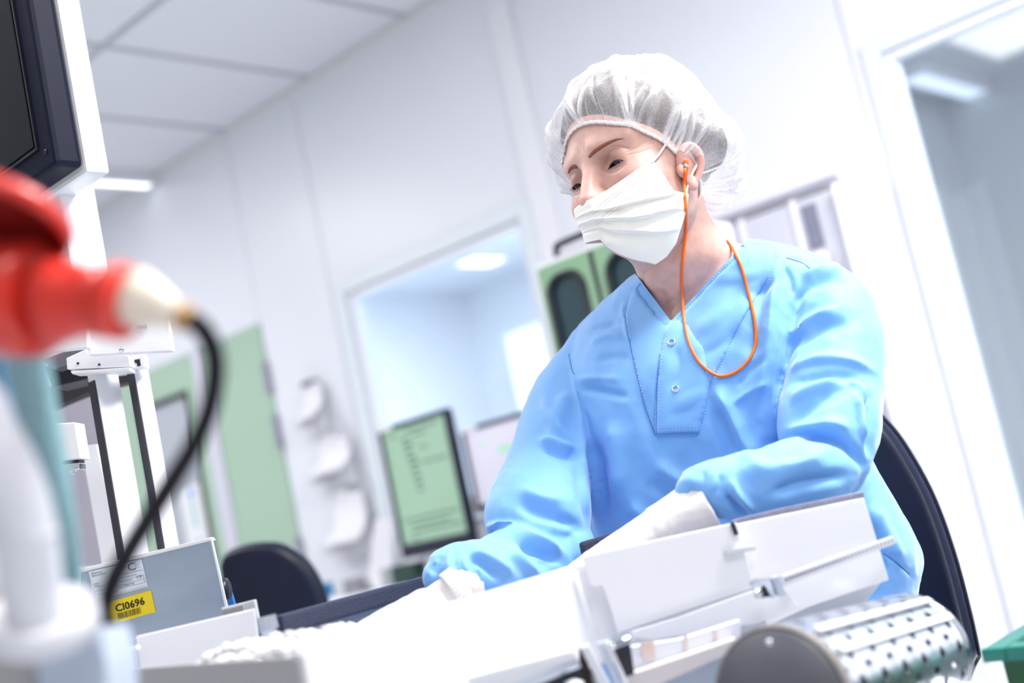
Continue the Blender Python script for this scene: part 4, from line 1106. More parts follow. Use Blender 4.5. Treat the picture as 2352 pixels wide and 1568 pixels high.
# ---- trousers under the machine, on the seat
m_trou = mat('blue_trouser_cotton', (0.15, 0.38, 0.78), 0.7, var=0.05)
fd = np.array([0.36, -0.93, 0]); sd_ = np.array([0.93, 0.36, 0])
hipc = P(1745, 1400, 1.53)
L = [sphere_vf(hipc+np.array([0, 0, -0.06]), (0.175, 0.15, 0.11), 28, 18)]
seat_z = hipc[2]-0.175
for s in (-1, 1):
    h = hipc+sd_*0.085*s+np.array([0, 0, -0.085]); kn = h+fd*0.17+sd_*0.05*s+np.array([0, 0, -0.03]); an = kn+np.array([0.0, 0.03, -0.42]); 
    L.append(tube_vf(np.array([h, (h+kn)/2, kn, kn+(an-kn)*0.3, an]), [0.082, 0.078, 0.062, 0.056, 0.042], 24, 40, round_end=True))
V, F = join_vf(L); me = remesh(V, F, 0.008, 3); link('trousers', me, m_trou, person, True)

# ---- her chair
chair = thing('office_chair', (hipc[0], hipc[1], 0), 'dark navy padded chair the person sits on', 'chair')
def pillow(name, outline, back, thick, m, parent, steps=7, edge=0.5, bulge=0.012):
    """padded board with a rounded rim: outline points in space, depth vector back."""
    A = np.asarray(outline, float); c = A.mean(0); bk = nrm(back); rings = []
    half = thick/2
    for a in np.linspace(-90, 90, steps*2+1):
        a = math.radians(a); ins = edge*half*(1-math.cos(a))
        q = A+(c-A)/np.linalg.norm(c-A, axis=1)[:, None]*ins; rings.append(q+bk*half*(1+math.sin(a)))
    fr = [c+(rings[0]-c)*k-bk*bulge*(1-k*k) for k in (0.0001, 0.3, 0.6, 0.85)]; bk_ = [c+bk*thick+(rings[-1]-c-bk*thick)*k for k in (0.85, 0.5, 0.0001)]
    V, F = loft(fr+rings+bk_, True); me = mesh(name, V, F); fixn(me); return link(name, me, m, parent, True)
bo = catmull([(2258, 1500), (2236, 1400), (2200, 1265), (2155, 1140), (2102, 1040), (2050, 968), (1985, 915), (1880, 888), (1780, 900), (1690, 960), (1640, 1080), (1630, 1220), (1650, 1350), (1690, 1480), (1760, 1580), (1900, 1630), (2060, 1630), (2200, 1590), (2258, 1500)], 80)[:-1]
bdir = nrm(np.array([-0.55, 0.83, 0.10]))
pillow('backrest', [P(x-22, y+12, 1.66+0.00022*(x-1900)*-1) for x, y in bo], bdir, 0.055, m_navy, chair)
pillow('back_shell', [P(x, y, 1.69+0.00022*(x-1900)*-1) for x, y in bo], bdir, 0.05, mat('blue_black_shell', (0.035, 0.042, 0.085), 0.42, var=0.2, bump=0.1, bscale=500), chair)
tube('piping', [P(x-8, y+5, 1.672+0.00022*(x-1900)*-1) for x, y in bo]+[P(bo[0][0]-8, bo[0][1]+5, 1.672+0.00022*(bo[0][0]-1900)*-1)], 0.0026, m_black, chair, 8)
lathe('seat', (hipc[0], hipc[1], seat_z-0.075), (hipc[0], hipc[1], seat_z), [(0, 0.18), (0.012, 0.21), (0.05, 0.22), (0.07, 0.20), (0.078, 0.05)], m_navy, chair, 40)
lathe('gas_column', (hipc[0], hipc[1], 0.06), (hipc[0], hipc[1], seat_z-0.07), [(0, 0.03), (0.2, 0.03), (0.2, 0.02), (seat_z-0.13, 0.02)], m_chrome, chair, 20)
for k in range(5):
    a = k*2*math.pi/5; d_ = np.array([math.cos(a), math.sin(a), 0]); c = np.array([hipc[0], hipc[1], 0.075])
    tube('foot', [c, c+d_*0.15, c+d_*0.27+np.array([0, 0, -0.03])], [0.024, 0.02, 0.015], m_black, chair, 10, 10)
    V, F = sphere_vf(c+d_*0.27+np.array([0, 0, -0.047]), 0.028, 14, 10); link('caster', mesh('caster', V, F), m_black, chair, True)
tube('back_bar', [P(1880, 1590, 1.76), np.array([hipc[0], hipc[1], seat_z-0.085])], [0.018, 0.018], m_black, chair, 10, 12)
# ------------------------------------------------------------------ sorting machine in front of the person
UPZ = np.array([0, 0, 1.0]); BACK = nrm(FW*np.array([1, 1, 0]))
m_tray = mat('white_tray_plastic', (0.64, 0.65, 0.70), 0.30, var=0.02, vscale=15)
m_grey = mat('warm_grey_panel', (0.36, 0.355, 0.36), 0.45, var=0.04, vscale=20)
m_dgrey = mat('dark_grey_disc', (0.085, 0.088, 0.105), 0.5, var=0.08, vscale=40)
m_tgrey = mat('taupe_grey_rim', (0.22, 0.205, 0.20), 0.5, var=0.08, vscale=40)
m_foam = mat('ribbed_black_foam', (0.026, 0.033, 0.07), 0.7, var=0.35, vscale=180, stretch=(1, 1, 3), bump=0.9, bscale=330)
m_cover = mat('clear_white_cover', (0.88, 0.88, 0.92), 0.22, var=0.02, vscale=8, coat=0.2)
m_brown = mat('dark_brown_infill', (0.035, 0.022, 0.016), 0.6, var=0.3)
m_beige = mat('beige_label', (0.66, 0.55, 0.50), 0.7, var=0.05)
m_bgrey = mat('blue_grey_panel', (0.44, 0.50, 0.60), 0.4, var=0.04, vscale=10)
m_lbeam = mat('pinkish_white_beam', (0.62, 0.58, 0.60), 0.4, var=0.03)

def quad(px, d):
    d = [d]*len(px) if np.isscalar(d) else d
    return [P(x, y, q) for (x, y), q in zip(px, d)]
sm = thing('sorting_machine', (-0.86, 0.80, 0), 'white sorting machine with tablet tray in front of the seated person', 'machine')
N0, N1 = Pz(690, 1502, .84), Pz(1345, 1294, .84)
E0 = Pz(270, 1536, .84); R0, R1 = Pz(630, 1415, .855), Pz(975, 1322, .855)
slab('near_side_panel', [N0, N1, N1-UPZ*.09, N0-UPZ*.12], (-.004, 0, 0), m_tray, sm, 0.0012)
slab('tray_lip', [N0+UPZ*.002, N1+UPZ*.002, N1-UPZ*.004, N0-UPZ*.004], (-.010, 0, 0), m_tray, sm, 0.0018)
slab('end_panel', [N0-UPZ*.001, E0-UPZ*.001, E0-UPZ*.12, N0-UPZ*.12], (0, .004, 0), m_grey, sm, 0.001)
slab('tray_floor', [N0-UPZ*.078, N1-UPZ*.089, R1-UPZ*.093+np.array([0, .05, 0]), R0-UPZ*.093, E0-UPZ*.078], (0, 0, -.004), m_tray, sm)
rd = nrm(R1-R0); rs = nrm(np.cross(rd, UPZ))
sw0 = R0-rd*0.020
slab('steel_side_wall', [sw0+UPZ*-.001, R1+rd*.01-UPZ*.001, R1+rd*.01-UPZ*.096, sw0-UPZ*.096], -rs*.003, mat('dull_steel', (0.36, 0.41, 0.50), 0.5, metal=0.35, var=0.12, vscale=50, stretch=(1, 6, 1)), sm, 0.0006)
def rail(a, b, w, h, nm='padded_rail'):
    d_ = nrm(b-a); s_ = nrm(np.cross(d_, UPZ))
    return obox(nm, (a+b)/2-UPZ*h/2, (d_, s_, UPZ), (np.linalg.norm(b-a)/2, w/2, h/2), m_foam, sm, 0.0035)
rail(R0, R1, 0.018, 0.019)
slab('rail_corner', [R1+rd*.001, R1+rd*.016, R1+rd*.016-UPZ*.03, R1+rd*.001-UPZ*.03], rs*.008, m_black, sm, 0.001)
rail(P(1330, 1246, 1.345), P(1510, 1194, 1.352), 0.018, 0.024)
slab('sheen_rail', quad([(1682, 1196), (1700, 1190), (1800, 1166), (1985, 1128), (1986, 1146), (1696, 1212)], 1.19), BACK*.010, mat('sheen_tinted_foam', (0.26, 0.27, 0.36), 0.7, var=0.3, vscale=120, bump=.5, bscale=300), sm, .001)  # black rail; the grey-blue reflection on its top is put into the colour
slab('rail_end', quad([(1678, 1202), (1686, 1198), (1697, 1226), (1688, 1230)], 1.16), BACK*.004, m_black, sm, .0005)
slab('side_skirt', quad([(1326, 1300), (1400, 1285), (1500, 1500), (1366, 1530)], 1.182), BACK*.004, m_cover, sm)
slab('cover_plate', quad([(1337, 1277), (1692, 1199), (1735, 1350), (1418, 1455), (1389, 1346), (1379, 1336), (1373, 1349), (1357, 1345)], 1.165), BACK*.008, m_cover, sm, 0.0012)
slab('cover_plate', quad([(1678, 1206), (1985, 1143), (2042, 1332), (1960, 1358), (1860, 1392), (1762, 1440), (1733, 1350)], 1.178), BACK*.008, m_cover, sm, 0.0012)
slab('rear_board', quad([(1390, 1430), (1740, 1325), (2034, 1325), (1975, 1400), (1700, 1490), (1430, 1530)], 1.222), BACK*.004, m_tray, sm)
slab('plate_hinge', quad([(1664, 1262), (1735, 1252), (1737, 1262), (1668, 1278)], 1.16), BACK*.004, m_tray, sm, 0.0008)
slab('film_apron', quad([(1425, 1458), (1560, 1417), (1735, 1354), (1800, 1345), (1835, 1392), (1740, 1432), (1600, 1452), (1500, 1470)], 1.14), BACK*.004, m_cover, sm, 0.0006)
slab('slotted_strip', quad([(1795, 1322), (2052, 1230), (2060, 1247), (1800, 1346)], [1.12, 1.15, 1.15, 1.12]), BACK*.006, m_tray, sm, 0.0008)
L = []
for k in range(30):
    t = (k+0.5)/30; a = np.array([1802, 1332])*(1-t)+np.array([2052, 1241])*t; dd = 1.1195+0.03*t
    bm = bmesh.new()
    L.append((np.array(quad([(a[0]-2.8, a[1]-2.0), (a[0]+2.2, a[1]-3.8), (a[0]+3.6, a[1]+1.6), (a[0]-1.6, a[1]+3.4)], dd)), [(0, 1, 2, 3)])); bm.free()
for i, (v, f) in enumerate(L): L[i] = (np.vstack([v, v+BACK*.001]), [(0, 1, 2, 3), (7, 6, 5, 4), (0, 4, 5, 1), (1, 5, 6, 2), (2, 6, 7, 3), (3, 7, 4, 0)])
V, F = join_vf(L); me = mesh('slots', V, F); fixn(me); tag(link('slots', me, mat('slot_shadow', (0.10, 0.11, 0.20), 0.7), sm), kind='stuff')
# clamps
slab('clamp_arm', quad([(1722, 1336), (1735, 1330), (1772, 1330), (1790, 1366), (1772, 1374), (1760, 1342), (1726, 1346)], 1.11), BACK*.006, m_steel, sm, 0.0008)
slab('clamp_dark_part', quad([(1752, 1344), (1768, 1342), (1776, 1369), (1748, 1373)], 1.118), BACK*.006, m_brown, sm, 0.0006)  # dark gap between the clamp parts, its shade put in as a brown slab
slab('clamp_rib', quad([(1774, 1326), (1790, 1321), (1808, 1364), (1790, 1370)], 1.10), BACK*.012, m_bgrey, sm, 0.001)
lathe('clamp_screw', P(1738, 1364, 1.105), P(1750, 1358, 1.10), [(0, .004), (.004, .004), (.005, .0025)], m_chrome, sm, 16)
slab('clamp_rib', quad([(1333, 1488), (1352, 1480), (1424, 1610), (1394, 1610)], 1.02), BACK*.014, m_tray, sm, 0.0015)
slab('clamp_rib', quad([(1372, 1478), (1384, 1474), (1446, 1610), (1426, 1610)], 1.03), BACK*.014, m_bgrey, sm, 0.0015)
slab('clamp_rib', quad([(1388, 1474), (1400, 1471), (1462, 1610), (1448, 1610)], 1.03), BACK*.014, m_tray, sm, 0.0015)
slab('clamp_dark_part', quad([(1402, 1494), (1448, 1478), (1458, 1548), (1424, 1560)], 1.045), BACK*.014, m_black, sm, 0.001)
slab('clamp_dark_part', quad([(1330, 1492), (1340, 1488), (1376, 1610), (1336, 1610)], 1.04), BACK*.014, m_brown, sm, 0.001)
tube('chrome_rod', [P(1398, 1486, 1.03), P(1452, 1464, 1.04)], 0.0036, m_chrome, sm, 14, 6)
slab('clamp_arm', quad([(1400, 1466), (1446, 1448), (1456, 1460), (1450, 1466), (1440, 1458), (1404, 1472)], 1.028), BACK*.006, m_steel, sm, 0.0006)
slab('front_beam', quad([(930, 1590), (1320, 1490), (1332, 1512), (1080, 1610), (940, 1640)], 0.985), BACK*.012, m_tray, sm, 0.003)
slab('front_beam', quad([(1080, 1592), (1326, 1514), (1336, 1532), (1120, 1620)], 1.0), BACK*.012, m_steel, sm, 0.002)
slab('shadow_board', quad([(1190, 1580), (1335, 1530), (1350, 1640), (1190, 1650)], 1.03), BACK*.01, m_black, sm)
lathe('white_roller', P(1318, 1560, 0.99), P(1322, 1610, 0.985), [(0, .002), (.002, .0075), (.03, .008)], m_tray, sm, 20)
slab('conveyor_side', quad([(1440, 1486), (1560, 1468), (1700, 1424), (1700, 1470), (1440, 1556)], 1.09), BACK*.012, mat('pale_blue_white_panel', (0.70, 0.74, 0.82), 0.35, var=0.03), sm, 0.001)
for q in ([(1470, 1476), (1502, 1470), (1506, 1510), (1478, 1516)], [(1571, 1460), (1578, 1458), (1581, 1494), (1573, 1497)], [(1640, 1446), (1647, 1444), (1649, 1470), (1642, 1472)]):
    slab('paper_label', quad(q, 1.088), BACK*.0012, m_beige, sm)
slab('lower_beam', quad([(1425, 1556), (1690, 1466), (1692, 1494), (1450, 1600)], 1.07), BACK*.02, m_lbeam, sm, 0.001)
slab('lower_panel', quad([(1450, 1598), (1692, 1494), (1760, 1640), (1470, 1660)], 1.09), BACK*.02, m_bgrey, sm)
# white chute to the left of the tablets, with steel flanges
slab('chute_wall', quad([(311, 1461), (584, 1397), (600, 1520), (330, 1600)], [1.20, 1.23, 1.22, 1.19]), BACK*.006, m_tray, sm, 0.0015)
slab('chute_lip', quad([(507, 1396), (584, 1377), (593, 1422), (520, 1440)], 1.25), BACK*.010, m_tray, sm, 0.001)
slab('chute_inset', quad([(510, 1400), (558, 1388), (562, 1412), (514, 1424)], 1.248), BACK*.004, m_grey, sm, 0.0006)
slab('steel_flange', quad([(588, 1420), (632, 1409), (640, 1440), (596, 1456)], 1.14), BACK*.003, m_steel, sm, 0.0006)
slab('chute_lip', quad([(270, 1494), (312, 1482), (316, 1492), (276, 1504)], 1.18), BACK*.012, m_tray, sm, 0.001)
slab('steel_flange', quad([(280, 1504), (312, 1494), (322, 1580), (296, 1580)], 1.185), BACK*.004, m_steel, sm, 0.0006)
slab('steel_flange', quad([(282, 1476), (312, 1467), (314, 1482), (284, 1490)], 1.20), BACK*.004, m_grey, sm, 0.0006)
box('base_cabinet', (-1.06, 0.58, 0.06), (-0.72, 0.93, 0.66), m_white, sm, 0.004)
box('plinth', (-1.03, 0.61, 0.0), (-0.75, 0.90, 0.06), m_black, sm)
box('deck', (-1.20, 0.52, 0.66), (-0.70, 1.0, 0.69), m_steel, sm, 0.003)

# ---- tablets heaped in the tray
m_pill = mat('white_tablet', (0.78, 0.77, 0.785), 0.55, var=0.03, vscale=80, bump=0.1, bscale=700)
def pill_me():
    prof = [(0.0001, .0027), (.0028, .0024), (.0042, .0015), (.0046, 0.0), (.0042, -.0015), (.0028, -.0024), (.0001, -.0027)]
    t = np.linspace(0, 2*math.pi, 14, endpoint=False)
    V, F = loft([np.column_stack([r*np.cos(t), r*np.sin(t), np.full(14, z)]) for r, z in prof], True)
    return V, F
pv, pf = pill_me()
pme = mesh('tablet', pv, pf); fixn(pme); pme.materials.append(m_pill); pme.polygons.foreach_set('use_smooth', [True]*len(pme.polygons))
# heap height above the tray floor
cA = np.array([(N0[0]+E0[0])/2, (N0[1]+E0[1])/2])
heap_c = Pz(560, 1470, .835)[:2]
tray_poly = [N0[:2], N1[:2], (R1+np.array([0, .0, 0]))[:2], R0[:2], E0[:2]]
def in_tray(x, y, mgn=0.008):
    for i in range(5):
        a, b = np.array(tray_poly[i]), np.array(tray_poly[(i+1) % 5]); e = b-a; nn = np.array([-e[1], e[0]])/np.linalg.norm(e)
        if (np.array([x, y])-a)@nn < mgn: return False
    return True
def heap_z(x, y):
    t = (y-0.56)/0.32
    e = (R1-R0)[:2]; q = np.array([x, y])-R0[:2]; dr_ = abs(e[0]*q[1]-e[1]*q[0])/np.linalg.norm(e)
    return 0.8355-0.012*max(0, 1-dr_/0.09)**1.2+0.007*math.exp(-((x+0.88)/0.10)**2)*(1-0.4*max(0, t))-0.030*max(0, t-0.15)+0.006*noise.noise(Vector((x*26, y*26, 1)))
sgn = 1 if in_tray(*(np.mean(tray_poly, axis=0))) else -1
if sgn < 0: tray_poly = tray_poly[::-1]
g5 = np.random.default_rng(3); placed = []
def rot_to(a, b, c):
    return Matrix.Rotation(c, 3, 'Z') @ Matrix.Rotation(a, 3, 'X') @ Matrix.Rotation(b, 3, 'Y')
tries = 0; cell = {}
while len(placed) < 300 and tries < 20000:
    tries += 1
    x = g5.uniform(-1.08, -0.70); y = g5.uniform(0.52, 0.90)
    if not in_tray(x, y, 0.012): continue
    if any((x-a)**2+(y-b)**2 < 0.0066**2 for a, b in placed): continue
    placed.append((x, y)); z = heap_z(x, y)+g5.uniform(0.000, 0.004)
    o = bpy.data.objects.new('tablet', pme); COL.objects.link(o)
    o.matrix_world = Matrix.Translation((x, y, z)) @ rot_to(g5.normal(0, .45), g5.normal(0, .45), g5.uniform(0, 6)).to_4x4()
    tag(o, 'round white tablet lying on the heap in the white tray', 'tablet', 'white tablets heaped in the tray')
L = []
for k in range(2600):
    x = g5.uniform(-1.09, -0.69); y = g5.uniform(0.51, 0.92)
    if not in_tray(x, y, 0.007): continue
    R_ = np.array(rot_to(g5.normal(0, .6), g5.normal(0, .6), g5.uniform(0, 6)))
    L.append((pv@R_.T+np.array([x, y, heap_z(x, y)-g5.uniform(0.003, 0.022)]), pf))
V, F = join_vf(L); me = mesh('tablet_heap', V, F); fixn(me)
tag(link('tablet_heap', me, m_pill, None, True), 'deep heap of white tablets filling the tray', 'tablets', 'white tablets heaped in the tray', 'stuff')

# ------------------------------------------------------------------ perforated drum guard
A0, A1 = P(1790, 1612, 0.95), P(2088, 1508, 1.15)
dr = thing('drum_guard', (A0+A1)/2, 'shiny steel drum with rows of slots and a dark grey end disc', 'machine drum')
ax = nrm(A1-A0); Ld = np.linalg.norm(A1-A0); RD = 0.0565
ea = nrm(np.cross(ax, UPZ)); eb = np.cross(ea, ax)
if eb[2] < 0: eb = -eb
def drum_pt(ang, t, r=RD): return A0+ax*t+r*(math.cos(ang)*eb+math.sin(ang)*ea)
def perforated():
    nrow = 15; ncol = 6; V = []; F = []
    step = 2*math.pi/nrow; lw = (Ld-0.010)/ncol; K = 16
    for i in range(nrow):
        for j in range(ncol):
            ca, ct = (i+.5)*step, 0.012+(j+.5)*lw
            base = len(V); outer = []; inner = []
            for k in range(K):
                a = 2*math.pi*(k+.5)/K; c, s = math.cos(a), math.sin(a)
                m_ = max(abs(c), abs(s)); outer.append((c/m_*step/2, s/m_*lw/2)); inner.append((c*step*0.28, s*lw*0.13))
            for (da, dt) in outer+inner: V.append(drum_pt(ca+da, ct+dt))
            for (da, dt) in inner: V.append(drum_pt(ca+da, ct+dt, RD-0.00002))
            for (da, dt) in inner: V.append(drum_pt(ca+da, ct+dt, RD-0.002))
            for k in range(K):
                k2 = (k+1) % K
                F.append((base+k, base+k2, base+K+k2, base+K+k)); F.append((base+2*K+k, base+2*K+k2, base+3*K+k2, base+3*K+k))
    return V, F
V, F = perforated(); me = mesh('perforated_shell', V, F); fixn(me); sh = link('perforated_shell', me, mat('mirror_steel_sheet', (0.74, 0.77, 0.83), 0.26, metal=1.0, var=0.04, vscale=30), dr, True)
bmx = bmesh.new(); bmx.from_mesh(me); bmesh.ops.remove_doubles(bmx, verts=bmx.verts, dist=1e-5); bmesh.ops.recalc_face_normals(bmx, faces=bmx.faces); bmx.to_mesh(me); bmx.free()
me.polygons.foreach_set('use_smooth', [True]*len(me.polygons))
lathe('inner_roller', A0+ax*.006, A1, [(0, .040), (Ld-.012, .040)], mat('dark_blue_roller', (0.03, 0.05, 0.12), 0.4, var=0.2), dr, 40)
lathe('end_disc', A0-ax*.002, A1, [(0, RD*.93), (.004, RD*.955), (.008, RD*.955)], m_dgrey, dr, 64)
lathe('disc_rim', A0+ax*.002, A1, [(0, RD*.96), (-.001, RD*1.0), (.008, RD*1.02), (.012, RD*1.0)], m_tgrey, dr, 64, cap=False)
lathe('far_ring', A1-ax*.004, A1+ax, [(0, RD*1.01), (.006, RD*1.03), (.010, RD*.9)], m_chrome, dr, 64)
lathe('disc_screw', P(1768, 1474, .945), P(1768, 1474, .945)-ax, [(0, .0026), (.0016, .0024), (.0022, .0012)], m_chrome, dr, 14)
for k, an in enumerate((0.62, 1.0)):
    obox('cover_strip', (drum_pt(an, .012, RD+.0035)+drum_pt(an, Ld-.006, RD+.0035))/2, (ax, nrm(-math.sin(an)*eb+math.cos(an)*ea), nrm(math.cos(an)*eb+math.sin(an)*ea)), (Ld/2-.012, .0035, .0018), m_tray, dr, .001)
box('stand', (A0[0]-.03, A0[1]+.03, 0), (A0[0]+.06, A1[1]-.02, A0[2]-.045), m_white, dr, .003)

# ------------------------------------------------------------------ green bin
m_bin = mat('teal_green_plastic', (0.004, 0.15, 0.12), 0.35, var=0.08, vscale=15)
m_bin2 = mat('dark_green_plastic', (0.004, 0.075, 0.028), 0.4, var=0.1, vscale=15)
gc = Pz(2250, 1492, .70)
gb = thing('green_bin', (gc[0]+.17, gc[1]+.13, 0), 'dark green plastic bin with teal rim behind the steel drum', 'bin')
x0, y0 = gc[0], gc[1]
for nm, lo, hi in (('side', (x0+.012, y0+.012, 0), (x0+.02, y0+.27, .69)), ('side', (x0+.33, y0+.012, 0), (x0+.338, y0+.27, .69)), ('side', (x0+.02, y0+.012, 0), (x0+.33, y0+.02, .69)),
                   ('side', (x0+.02, y0+.262, 0), (x0+.33, y0+.27, .69)), ('bottom', (x0+.02, y0+.02, .0), (x0+.33, y0+.262, .02))): box(nm, lo, hi, m_bin2, gb)
boxes('rim', [((x0, y0, .688), (x0+.022, y0+.282, .70)), ((x0+.328, y0, .688), (x0+.35, y0+.282, .70)), ((x0+.022, y0, .688), (x0+.328, y0+.022, .70)), ((x0+.022, y0+.26, .688), (x0+.328, y0+.282, .70))], m_bin, gb, .002)
boxes('inner_sheet', [((x0+.03, y0+.03, .655), (x0+.32, y0+.255, .665))], m_bin, gb)
# ------------------------------------------------------------------ machine frame at the left
m_post = mat('white_profile', (0.86, 0.86, 0.88), 0.3, var=0.02)
m_postd = mat('post_shade_and_stamp', (0.028, 0.026, 0.040), 0.5, var=0.2)  # dark tone for the posts' shaded sides, also the stamped digits
m_screen = mat('black_screen', (0.004, 0.004, 0.006), 0.2, spec=0.25, var=0.2)
# operator terminal
c = P(137, 378, 1.45)
tm = thing('operator_terminal', c, 'black screen in a white casing above the red connector', 'screen')
x, y, z = c
box('bezel', (x-.36, y-.004, z), (x, y+.030, z+.46), mat('navy_black_bezel', (0.006, 0.008, 0.024), 0.5, spec=0.15, var=0.2), tm, 0.006)
box('casing', (x-.365, y+.031, z-.008), (x+.004, y+.062, z+.465), m_post, tm, 0.005)
box('screen', (x-.33, y-.006, z+.036), (x-.040, y-.0035, z+.43), m_screen, tm, 0.0008)
boxes('screen_frame', [((x-.036, y-.0065, z+.030), (x-.033, y-.0035, z+.436)), ((x-.337, y-.0065, z+.030), (x-.037, y-.0035, z+.033))], m_black, tm)
lathe('bezel_screw', (x-.018, y-.004, z+.022), (x-.018, y-1, z+.022), [(0, .0035), (.0012, .003), (.0018, .001)], m_black, tm, 12)
pc = P(128, 405, 1.53)
box('mast', (pc[0]-.10, pc[1]+.0, P(170, 780, 1.53)[2]), (pc[0], pc[1]+.05, pc[2]+.06), m_post, tm, 0.003)
# frame of posts and brackets
fr = thing('machine_frame', (-1.30, 0.86, 0), 'white aluminium machine frame posts behind the black cable', 'machine frame')
def post(px, py, d, wx, wy, zt, nm='post'):
    c = P(px, py, d)
    p1 = box(nm, (c[0]-wx, c[1]+.0015, 0.0), (c[0], c[1]+wy, zt), m_post, fr, 0.001)
    slab('post_shade_face', [(c[0]-wx+.001, c[1], 0.02), (c[0]-.001, c[1], 0.02), (c[0]-.001, c[1], zt-.012), (c[0]-wx+.001, c[1], zt-.012)], (0, .0014, 0), m_postd, p1)  # shade on the post's unlit side, put in as a dark slab
    return c
c1 = post(214, 856, 1.50, .017, .033, P(214, 850, 1.50)[2])
c2 = post(305.7, 849, 1.52, .016, .021, P(305, 815, 1.52)[2])
h = slab('post_head', quad([(303, 816), (328, 813), (332, 843), (306, 847)], 1.505), BACK*.02, m_post, fr, .001)
slab('square_hole', quad([(308, 826), (321, 824), (323, 840), (315, 841), (314, 834), (310, 834)], 1.5045), BACK*.004, m_black, h)
br = slab('top_bracket', quad([(152, 822), (198, 801), (202, 818), (295, 815), (299, 842), (154, 848)], 1.49), BACK*.02, m_post, fr, .001)
slab('bracket_flange', quad([(161, 852), (297, 843), (299, 853), (166, 859)], 1.488), BACK*.024, m_post, fr, .001)
for q in ((179, 834), (228, 837)):
    lathe('bolt_hole', P(*q, 1.4895), P(*q, 1.48), [(0, .0016), (.0008, .0016)], m_black, br, 10)
slab('cover_panel', quad([(199, 735), (384, 722), (396, 806), (203, 816)], [1.44, 1.455, 1.455, 1.44]), BACK*.012, m_post, fr, .0012)
slab('cover_panel', quad([(40, 770), (198, 740), (201, 798), (60, 815)], 1.43), BACK*.012, m_post, fr, .0012)
lathe('panel_screw', P(279, 803, 1.443), P(282, 804, 1.42), [(0, .0032), (.002, .003), (.0026, .0012)], m_chrome, fr, 16)
pl = slab('part_number_plate', quad([(313, 745), (337, 744), (338, 754), (314, 755)], 1.4475), BACK*.001, mat('stamped_plate', (0.55, 0.55, 0.58), 0.5), fr)
V, F = text_vf('15601', 1.0); V = V/max(V[:, 0].max(), 1e-6)
o_, ex, ey = P(315, 752.5, 1.446), P(336, 751.5, 1.446)-P(315, 752.5, 1.446), P(315, 746, 1.446)-P(315, 752.5, 1.446)
V[:, 1] *= 3.0
tag(link('stamped_number', mesh('stamped_number', on_frame(V*np.array([1, .9, 1]), o_, ex, ey, 0.0002), F), m_postd, pl), kind='stuff')
slab('sensor_window', quad([(95, 826), (150, 806), (192, 800), (190, 810), (150, 838), (120, 848)], 1.52), BACK*.03, mat('smoked_glass', (0.16, 0.15, 0.18), 0.1, spec=0.8, var=0.2), fr, .001)
slab('sensor_housing', quad([(100, 842), (152, 828), (205, 812), (210, 868), (118, 890)], 1.56), BACK*.05, m_black, fr, .002)
slab('dark_beam', quad([(95, 890), (300, 858), (300, 876), (210, 896), (110, 940)], 1.75), BACK*.03, mat('dark_brown_beam', (0.030, 0.026, 0.028), 0.5, var=0.2), fr, .001)
slab('rear_panel', quad([(100, 936), (210, 898), (244, 1120), (262, 1300), (130, 1300)], 1.86), BACK*.01, mat('lavender_grey_panel', (0.42, 0.40, 0.46), 0.4, var=0.08, vscale=12), fr)
slab('inner_column', quad([(186, 1025), (222, 1020), (282, 1290), (234, 1300)], 1.66), BACK*.02, m_post, fr, .001)
# white gauge box on a bolt
gbx = thing('junction_box', P(150, 1015, 1.42), 'small white box with chrome clamp and bolt beside the hose', 'box')
slab('housing', quad([(100, 974), (172, 969), (186, 1053), (116, 1061)], 1.40), BACK*.03, m_post, gbx, .0015)
slab('chrome_clamp', quad([(120, 1068), (181, 1062), (182, 1077), (160, 1083), (124, 1088)], 1.405), BACK*.022, m_chrome, gbx, .001)
slab('dark_gap', quad([(120, 1061), (180, 1055), (181, 1061), (122, 1067)], 1.41), BACK*.018, m_black, gbx)
lathe('bolt', P(167, 1077, 1.405), P(172, 1092, 1.403), [(0, .0052), (.002, .0052), (.0021, .0036), (.006, .0034), (.0062, .001)], m_chrome, gbx, 6, smooth=False)
tube('bracket_arm', [P(120, 1075, 1.42), P(70, 1085, 1.44), P(60, 1090, 1.46)*np.array([1, 1, 0])], .006, m_chrome, gbx, 10)
# steel control box with labels
cb = thing('control_box', P(350, 1360, 1.36), 'steel box with a yellow inventory label and a data plate', 'control box')
q4 = [(186, 1311), (484, 1239), (521, 1405), (560, 1560), (180, 1600)]
fp = quad(q4, 1.335)
slab('front_plate', fp, BACK*.012, mat('blue_sheen_steel', (0.46, 0.54, 0.66), 0.30, metal=0.75, var=0.15, vscale=14, stretch=(1, 1, 3)), cb, .0012)
slab('top_edge', quad([(184, 1306), (482, 1234), (487, 1241), (188, 1314)], 1.333), BACK*.016, m_post, cb, .0005)
slab('side_edge', quad([(482, 1236), (487, 1237), (525, 1405), (519, 1407)], 1.333), BACK*.003, m_post, cb, .0005)
lathe('round_knob', P(506, 1356, 1.352), P(530, 1350, 1.352), [(0, .011), (.004, .013), (.009, .012), (.011, .008)], m_black, cb, 24)
slab('blue_tab', quad([(514, 1366), (530, 1360), (538, 1388), (516, 1392)], 1.42), BACK*.01, mat('blue_plastic', (0.01, 0.17, 0.55), 0.4, var=0.1), cb, .001)
def label_plate(name, q, d, m, parent, thick=.0006):
    pts = quad(q, d); s_ = slab(name, pts, BACK*thick, m, parent)
    o = pts[3]; ex = pts[2]-pts[3]; ey = pts[0]-pts[3]
    return s_, o, ex, ey
